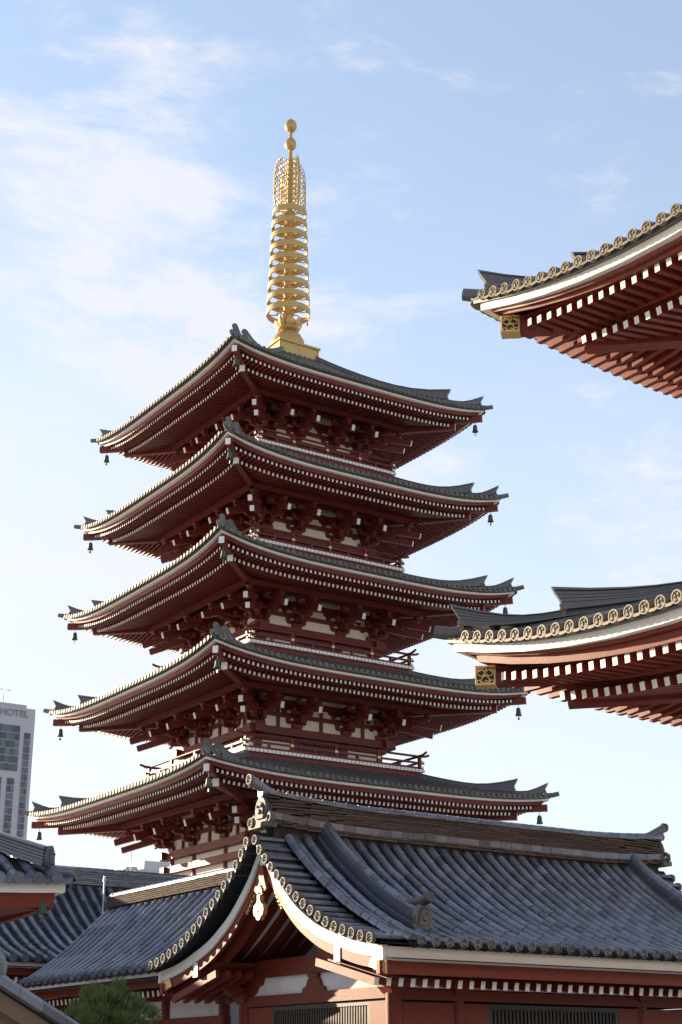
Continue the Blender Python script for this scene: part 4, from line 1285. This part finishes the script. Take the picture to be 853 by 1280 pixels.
# ================================================================== tiled halls behind on the left
def hall(name, label, loc, rz, prof, x0, x1, pitch, r, seg, ridge_h, wall_d, wall_h, back=True, ridge_taper=0.0, ridge_m='tile', raft=True, verge=True):
    hl = empty(name, loc, label, 'hall', None, rz)
    P = smooth_tab(prof, 30); sg = arc(prof, seg); de = prof[-1][0]
    sg = [s_ for s_ in sg if s_[0] < de - seg * 0.7]
    rb = MB()
    for k in ((0, 2) if back else (0,)):
        rb.T = ROT(k)
        a, b = (x0, x1) if k == 0 else (-x1, -x0)
        rb.sheet([[(x, -d, z - 0.01) for x in (a, (a + b) / 2, b)] for d, z in P])
        rb.sheet([[(x, -d, z - 0.22) for x in (a, (a + b) / 2, b)] for d, z in P])
        for x in (a, b): rb.sheet([[(x, -d, z - 0.01) for d, z in P], [(x, -d, z - 0.22) for d, z in P]])
    rf = rb.build('roof', M['pan'], hl)
    n = int((x1 - x0) / pitch)
    xs = [x0 + 0.08 + pitch * j for j in range(n + 1)]
    rt_, pn_ = MB(), MB()
    pan_rows(pn_, [x + pitch / 2 for x in xs[:-1]], pitch, sg, r, seg)
    d, z, ph = sg[-1]; ye, ze = d + seg * cos(ph), z - seg * sin(ph)
    for x in xs:
        rt_ = MB(); joined_round(rt_, x, sg, r, seg)
        rt_.tube([(x, -ye + 0.03, ze + 0.03), (x, -ye - 0.05, ze + 0.03)], r * 1.12, 10)
        rt_.build('round_tile_row', M['tile'], rf)
    for x in xs[:-1]:
        xm = x + pitch / 2
        pts = [(-pitch * .36, 0.04), (-pitch * .2, 0.0), (0, -0.02), (pitch * .2, 0.0), (pitch * .36, 0.04)]
        pn_.sheet([[(xm + a, -ye - 0.03, ze + b - 0.07) for a, b in pts], [(xm + a, -ye - 0.03, ze + b + 0.01) for a, b in pts]])
    tag(pn_.build('pan_tile', M['pan'], rf), kind='stuff')
    if back:
        bk2 = MB(ROT(2))
        for x in xs[::1]: joined_round(bk2, -x, [(d, z, ph) for d, z, ph in sg[::1]], r, seg)
        tag(bk2.build('round_tile_row', M['tile'], rf), kind='stuff')
    zt = prof[0][1]
    rd = MB(); rd.box(((x0 + x1) / 2, 0, zt + ridge_h / 2 - 0.1), (x1 - x0 - 0.1, 0.30, ridge_h + 0.1))
    ro = rd.build('main_ridge', M['dark'], hl)
    nw = MB(); noshi_wall(nw, x0, x1, zt + 0.02, zt + ridge_h - 0.12, 0.46, 0.07, 0.6, 0.06)
    tag(nw.build('ridge_course', M[ridge_m], ro), kind='stuff')
    cp = MB(); x = x0
    while x < x1 - 0.1:
        cp.box((x + 0.17, 0, zt + ridge_h - 0.09), (0.33, 0.50, 0.05)); cp.tube([(x, 0, zt + ridge_h - 0.03), (x + 0.33, 0, zt + ridge_h - 0.03)], [0.11, 0.103], 9); x += 0.34
    tag(cp.build('ridge_cap_tile', M['tile'], ro), kind='stuff')
    for s2, x in ((-1, x0), (1, x1)):
        on = MB(); oni(on, (x, 0, zt), (0, s2, 0), ridge_h * 1.05); on.build('ridge_end_tile', M['tile'], ro)
    for k in ((0, 2) if back else (0,)):
        a, b = (x0, x1) if k == 0 else (-x1, -x0)
        for nm, y, w_, zz, h_, m in (('white_eave_board', de - 0.22, 0.10, ze - 0.16, 0.17, 'white'), ('red_eave_board', de - 0.36, 0.12, ze - 0.36, 0.22, 'redgate')):
            bb = MB(ROT(k)); bb.box(((a + b) / 2, -y, zz), (b - a - 0.1, w_, h_)); bb.build(nm, M[m], hl)
    if raft:
        rm_ = MB(); rm_.beam((0, 1.6, 0.3), (0, 0, 0), 0.115, 0.16, 0, 1); me_ = rm_.mesh('rafter', [M['redgate'], M['white']])
        for j in range(int((x1 - x0) / 0.31)): inst('rafter', me_, hl, (x0 + 0.15 + 0.31 * j, -(de - 0.55), ze - 0.60))
    w_ = MB(); w_.box(((x0 + x1) / 2, 0, wall_h / 2), (x1 - x0 - 1.6, 2 * wall_d, wall_h)); wo = w_.build('wall', M['wall'], hl)
    for y in (-wall_d, wall_d):
        tb = MB()
        for z in (wall_h - 0.25, wall_h - 1.0, wall_h * 0.3): tb.box(((x0 + x1) / 2, y, z), (x1 - x0 - 1.4, 0.24, 0.26))
        tb.build('tie_beam', M['redgate'], wo)
    for y in (-wall_d, wall_d):
        rp = MB(); rp.box(((x0 + x1) / 2, y, (wall_h - 1.1) / 2), (x1 - x0 - 1.5, 0.10, wall_h - 1.1)); rp.build('red_panel', M['redgate'], wo)
    nc = max(2, int((x1 - x0 - 1.6) / 2.6))
    cm = MB(); cm.lathe([(0.15, 0), (0.15, wall_h)], 12); cme = cm.mesh('column', M['redgate'])
    for j in range(nc + 1):
        for y in (-wall_d, wall_d): inst('column', cme, wo, (x0 + 0.8 + (x1 - x0 - 1.6) * j / nc, y - 0.02 if y < 0 else y + 0.02, 0))
    return hl
hall('long_hall', 'long tiled hall behind the left wing with its ridge running to the pagoda', (20.0, 54.7, 0), 0,
     [(0, 8.42), (0.8, 7.75), (2.2, 6.75), (4.0, 5.82), (6.0, 5.18)], -12.0, 9.2, 0.43, 0.115, 0.36, 0.62, 4.2, 4.9)
wing = hall('wing_hall', 'low tiled wing with one long slope, left of the gatehouse and behind the tree', (22.25, 43.0, 0), -pi / 2,
     [(0, 6.86), (0.6, 6.28), (1.4, 5.52), (2.3, 4.80), (3.15, 4.28)], -4.8, 6.8, 0.50, 0.135, 0.36, 0.46, 1.6, 4.0, True, 0, 'noshi')

# nearer hipped hall whose corner enters from the left edge
hc = empty('corner_hall', (6.3, 35.1, 0), 'hipped tiled roof corner with a red eave at the left edge of the picture', 'hall')
ev = Eave(5.0, 9.0, 4.78, 0.10, 3.0, 2.0)
def hcz(k, x, p): return 4.88 + p * 0.50 + 0.02 * p * p + ev.lift(ev.half(k)[0] - abs(x)) * max(0, 1 - p / 3)
mb = MB()
for k in range(4):
    mb.T = ROT(k); h, d = ev.half(k)
    mb.sheet([[(u * (h - p), -(d - p), hcz(k, u * h, p)) for u in ev.us(k, 12)] for p in (-0.1, 0.4, 1, 1.8, 2.8, 3.8, 4.95)])
hcr = mb.build('roof', M['pan'], hc)
tl = MB()
for k in range(4):
    tl.T = ROT(k); h, d = ev.half(k)
    n = int((h - 0.1) / 0.36)
    for j in range(-n, n + 1):
        x = j * 0.36; pe = min(4.9, h - abs(x))
        p = -0.12
        while p < pe - 0.05:
            q = min(p + 0.31, pe)
            rings = []
            for t, kk in ((q + 0.01, 0.9), (p + 0.05, 0.97), (p - 0.012, 1.0)):
                zz = hcz(k, x, t) + 0.01; rings.append([(x + 0.1 * kk * cos(a), -(d - t), zz + 0.1 * kk * sin(a)) for a in [pi * w / 6 for w in range(7)]])
            tl.loft(rings, 0, False, False, True); p += 0.31
        zz = hcz(k, x, -0.12) + 0.03
        tl.tube([(x, -(d + 0.10), zz), (x, -(d + 0.17), zz)], 0.112, 10)
        xm = x + 0.18; zz = hcz(k, xm, -0.12)
        pts = [(-0.13, 0.04), (-0.07, 0.0), (0, -0.02), (0.07, 0.0), (0.13, 0.04)]
        tl.sheet([[(xm + a, -(d + 0.14), zz + b - 0.06) for a, b in pts], [(xm + a, -(d + 0.14), zz + b + 0.03) for a, b in pts], [(xm + a, -(d - 0.3), zz + b + 0.2) for a, b in pts]])
tag(tl.build('round_tile_row', M['tile'], hcr), kind='stuff')
for sx in (-1, 1):
    for sy in (-1, 1):
        hr = MB()
        pts = [(sx * (5 - p), sy * (9 - p), 4.90 + p * 0.50 + 0.02 * p * p + 0.1 * max(0, 1 - p / 3)) for p in [lerp(4.9, 0.34, q / 12) for q in range(13)]]
        hip_ridge(hr, pts, 0.40, 0.34, 0.12, 0.02)
        ho = hr.build('hip_ridge', M['tile'], hcr)
        on = MB(); oni(on, Vector(pts[-1]) + Vector((sx * 0.04, sy * 0.04, 0.02)), (sy, -sx, 0), 0.38); on.build('ridge_end_tile', M['tile'], ho)
        hr = MB(); hr.tube([(sx * 4.5, sy * 8.5, 5.22), (sx * 4.8, sy * 8.8, 5.10), (sx * 5.08, sy * 9.08, 5.06)], [0.10, 0.105, 0.11], 10); hr.build('corner_tile', M['tile'], hcr)
rd = MB(); rd.box((0, 0, 8.3), (0.5, 8.4, 0.9)); rd.build('main_ridge', M['tile'], hc)
for nm, pr, m in (('white_eave_board', [(0.06, 0.06), (0.06, -0.16), (0.2, -0.16), (0.2, 0.08)], 'white'), ('red_eave_board', [(0.2, -0.163), (0.2, -0.42), (0.34, -0.42), (0.34, -0.163)], 'redgate')):
    b_ = MB(); ev.profile(b_, pr); b_.build(nm, M[m], hc)
b_ = MB()
for k in range(4):
    b_.T = ROT(k); h, d = ev.half(k); b_.sheet([[(u * (h - p), -(d - p), z) for u in (-1, 1)] for p, z in ((0.22, 4.42), (2.0, 4.9))])
b_.build('eave_soffit', M['redgate'], hc)
b_ = MB(); b_.box((0, 0, 2.4), (6.4, 14.4, 4.8)); wo = b_.build('wall', M['wall'], hc)
b_ = MB()
for z in (4.2, 3.0, 0.8):
    for s2 in (-1, 1): b_.box((0, s2 * 7.2, z), (6.7, 0.3, 0.3)); b_.box((s2 * 3.2, 0, z + 0.004), (0.3, 14.1, 0.3))
b_.build('tie_beam', M['redgate'], wo)
o = inst('wind_bell', bme, None, (6.3 + 4.60, 35.1 - 8.75, 4.72)); o.scale = (0.55, 0.55, 0.62); tag(o, 'small dark wind bell under the corner of the tiled hall at the left edge', 'wind bell')

# small wooden pavilion in the bottom left corner: gable towards the camera
pv = empty('wooden_pavilion', (6.55, 18.6, 0), 'small weathered wooden pavilion with tiled verge in the bottom left corner', 'pavilion')
y0, y1 = -1.5, 1.6
mb = MB()
for s2 in (-1, 1): mb.loft([[(s2 * x, y, 2.60 - 0.53 * abs(x)), (s2 * x, y, 2.50 - 0.53 * abs(x))] + [(s2 * x2, y, z2 - 0.53 * x2) for x2, z2 in ()] for x in (0, 1.7) for y in (y0 + 0.1, y1)][0:2], 0, False, False)
mb.prism([(0, 2.60), (1.7, 1.70), (1.7, 1.58), (0, 2.48), (-1.7, 1.58), (-1.7, 1.70)], (0, (y0 + y1) / 2, 0), (1, 0, 0), (0, 0, 1), (y1 - y0) / 2 - 0.08)
pr_ = mb.build('roof', M['pan'], pv)
vt2 = MB()
vt2.loft([[(x, a, b - 0.53 * x) for a, b in ((-0.14, 0.0), (-0.15, 0.09), (-0.09, 0.14), (0.0, 0.15), (0.10, 0.12), (0.12, 0.0))] for x in (0.0, 0.285)])
vme = vt2.mesh('verge_tile', M['tile'])
for s2 in (1, -1):
    for j in range(6):
        o = inst('verge_tile', vme, pr_, (s2 * 0.29 * j, y0 + 0.05, 2.60 - 0.53 * 0.29 * j)); o.scale.x = s2
for s2 in (1, -1):
    for j in range(9):
        rr = MB(); x = 0.12 + 0 * j
        rr.beam((0, y0 + 0.45 + 0.32 * j, 2.67), (s2 * 1.7, y0 + 0.45 + 0.32 * j, 2.67 - 0.53 * 1.7), 0.15, 0.13); rr.build('round_tile_row', M['tile'], pr_)
    for (dz, yy, h_, th) in ((-0.13, 0.10, 0.17, 0.07), (-0.36, 0.28, 0.15, 0.10)):
        bb = MB(); bb.beam((0, y0 + yy, 2.60 + dz), (s2 * 1.68, y0 + yy, 2.60 + dz - 0.53 * 1.68), th, h_); bb.build('bargeboard', M['wood'], pv)
rd = MB(); rd.box((0, 0.1, 2.76), (0.22, y1 - y0 - 0.1, 0.22)); rd.tube([(0, y0 + 0.05, 2.88), (0, y1, 2.88)], 0.09, 10); ro = rd.build('ridge', M['tile'], pv)
on = MB(); oni(on, (0, y0 + 0.02, 2.60), (1, 0, 0), 0.36); on.build('ridge_end_tile', M['tile'], ro)
for x in (-1.1, 1.1):
    for y in (y0 + 0.7, y1 - 0.4):
        p = MB(); p.box((x, y, 1.0), (0.14, 0.14, 2.0)); p.build('post', M['wood'], pv)
for y in (y0 + 0.7, y1 - 0.4):
    p = MB(); p.box((0, y, 1.86), (2.8, 0.12, 0.16)); p.build('tie_beam', M['wood'], pv)
p = MB()
for s2 in (-1, 1): p.sheet([[(x * s2, y, 2.44 - 0.53 * x) for y in (y0 + 0.3, y1)] for x in (0, 1.6)])
p.build('ceiling_board', M['wood'], pv)

# rod standing in the valley of the roofs, and the fittings on the ridge
rod = MB(); rod.tube([(0, 0, 0), (0, 0, 1.45)], 0.03, 8); rod.tube([(0, 0, 1.42), (0, 0, 1.6)], [0.05, 0.04], 8)
tag(rod.build('roof_pole', M['steel'], None, (22.0, 47.95, 6.35)), 'thin grey metal pole at the upper end of the wing roof slope', 'pole')
fm = MB(); fm.box((0, 0, 0.35), (0.16, 0.16, 0.7)); fm.box((0, 0, 0.78), (0.26, 0.22, 0.20)); fm.tube([(0, 0, 0.5), (-0.55, 0, 0.10)], 0.035, 6)
tag(fm.build('roof_fitting', M['steel'], None, (21.35, 54.7, 8.98)), 'small grey fitting with a stay on the ridge of the long hall', 'fitting')
wp = MB(); wp.tube([(0, 0, 0), (0, 0, 13.3)], [0.045, 0.025], 8)
tag(wp.build('flagpole', M['white'], None, (34.45, 72.0, 0)), 'thin white pole seen between the long hall and the pagoda', 'pole')

# clipped pine
random.seed(5)
tree = empty('clipped_pine', (11.05, 23.75, 0), 'round clipped green pine in front of the wing hall', 'tree')
tk = MB()
tk.tube([(0, 0, 0), (0.03, 0.02, 0.7), (-0.02, 0.0, 1.3), (0.02, 0.02, 2.2)], [0.13, 0.10, 0.085, 0.04], 9)
for q in range(14):
    a = q * 2.4; z = 1.2 + 0.06 * q
    tk.tube([(0, 0, z), (0.35 * cos(a), 0.35 * sin(a), z + 0.12), (0.62 * cos(a), 0.62 * sin(a), z + 0.32)], [0.04, 0.025, 0.01], 5)
tk.build('trunk', M['bark'], tree)
cr = MB()
clumps = []
for q in range(260):
    u = random.uniform(-0.85, 1); a = random.uniform(0, 2 * pi); r = (random.random() ** 0.35)
    s_ = sqrt(1 - u * u)
    wob = 1 + 0.10 * sin(3 * a + 4 * u) + 0.06 * sin(7 * a - 5 * u)
    clumps.append(Vector((0.80 * wob * r * s_ * cos(a), 0.80 * wob * r * s_ * sin(a), 2.24 + 0.74 * wob * r * u)))
for c in clumps:
    outw = (c - Vector((0, 0, 2.0))).normalized()
    for q in range(120):
        d = Vector((random.gauss(0, 1), random.gauss(0, 1), random.gauss(0, 1))).normalized()
        p = c + d * (0.115 * random.random() ** 0.5)
        v = (outw * 0.9 + d * 0.8 + Vector((0, 0, 0.45))).normalized()
        L = random.uniform(0.05, 0.11); w = random.uniform(0.007, 0.013)
        sd = v.cross(Vector((random.random(), random.random(), random.random()))).normalized() * w
        cr.add([p - sd, p + sd, p + v * L], [(0, 1, 2)])
cr.build('crown', M['leaf'], tree)

# distant hotel tower
ht = empty('hotel_tower', (48.0, 150.0, 0), 'pale high rise hotel with dark window bands at the far left', 'building')
tw = MB()
tw.box((0, 8, 19.1), (23.6, 16, 38.2)); tw.box((-0.3, 8, 38.35), (22.4, 15.4, 0.5)); tw.box((11.9, 8.3, 18.85), (0.3, 15.4, 37.7))
wall = tw.build('wall', M['concrete'], ht)
wins = [(-2, 10.22 - 0.0, 31.5, 36.25)]
pane = MB(); pane.box((0, 0, 0), (0.56, 0.08, 0.72)); pme_ = pane.mesh('window_pane', M['glass'])
bkp = MB()
def bank_of(x0, x1, z0, z1, nx, nz):
    bkp.box(((x0 + x1) / 2, -0.02, (z0 + z1) / 2), (x1 - x0, 0.06, z1 - z0))
    for i in range(nx):
        for j in range(nz):
            o = inst('window_pane', pme_, ht, (lerp(x0, x1, (i + 0.5) / nx), -0.06, lerp(z0, z1, (j + 0.5) / nz)))
            o.scale = ((x1 - x0) / nx * 0.93 / 0.56, 1, (z1 - z0) / nz * 0.92 / 0.72)
bank_of(6.2, 10.22, 31.4, 36.25, 8, 6)
bank_of(10.72, 11.40, 8, 35.6, 2, 38)
bank_of(9.2, 9.98, 8, 30.7, 2, 30)
bank_of(7.6, 8.6, 8, 30.7, 2, 30)
bkp.build('window_frame', M['steel'], ht)
for x0, x1 in ((-10.5, -6.5), (-5.5, -1.5), (-0.5, 5.2)):
    w = MB(); w.box(((x0 + x1) / 2, -0.04, 22), (x1 - x0, 0.08, 28)); w.build('window_band', M['glass'], ht)
lt = bpy.data.curves.new('sign_letters', 'FONT'); lt.body = 'VIEW  HOTEL'; lt.size = 1.02; lt.extrude = 0.05; lt.align_x = 'RIGHT'
lt.materials.append(M['letters'])
lo = bpy.data.objects.new('text', lt); COL.objects.link(lo)
bpy.context.view_layer.update()
lme = bpy.data.meshes.new_from_object(lo.evaluated_get(bpy.context.evaluated_depsgraph_get()))
bpy.data.objects.remove(lo)
lo = bpy.data.objects.new('sign_lettering', lme); COL.objects.link(lo); lo.parent = ht; lo.location = (11.05, -0.06, 37.22); lo.rotation_euler = (pi / 2, 0, 0); lo['kind'] = 'stuff'
for x in (8.0, 8.85):
    cr_ = MB(); cr_.tube([(x, 2, 38.5), (x, 2, 40.1), (x + 0.15, 1.4, 40.25), (x + 0.35, 0.9, 40.1)], 0.06, 6); cr_.build('roof_davit', M['steel'], ht)

# low modern building between hall and pagoda
ob = empty('office_block', (52.5, 100.0, 0), 'low grey flat roofed building far behind the long hall', 'building')
b_ = MB(); b_.box((0, 5, 7.6), (10.2, 10, 15.2)); b_.box((0, 5, 15.32), (10.6, 10.4, 0.3)); wo = b_.build('wall', M['concrete'], ob)
b_ = MB(); b_.box((-1.6, 3, 15.9), (2.6, 3, 0.9)); b_.box((-3.6, 3, 15.7), (1.0, 2, 0.5)); b_.build('roof_plant', M['steel'], ob)
for j in range(6):
    w = MB(); w.box((-4.2 + 1.68 * j, -0.03, 13.4), (1.1, 0.06, 1.2)); w.build('window', M['glass'], ob)
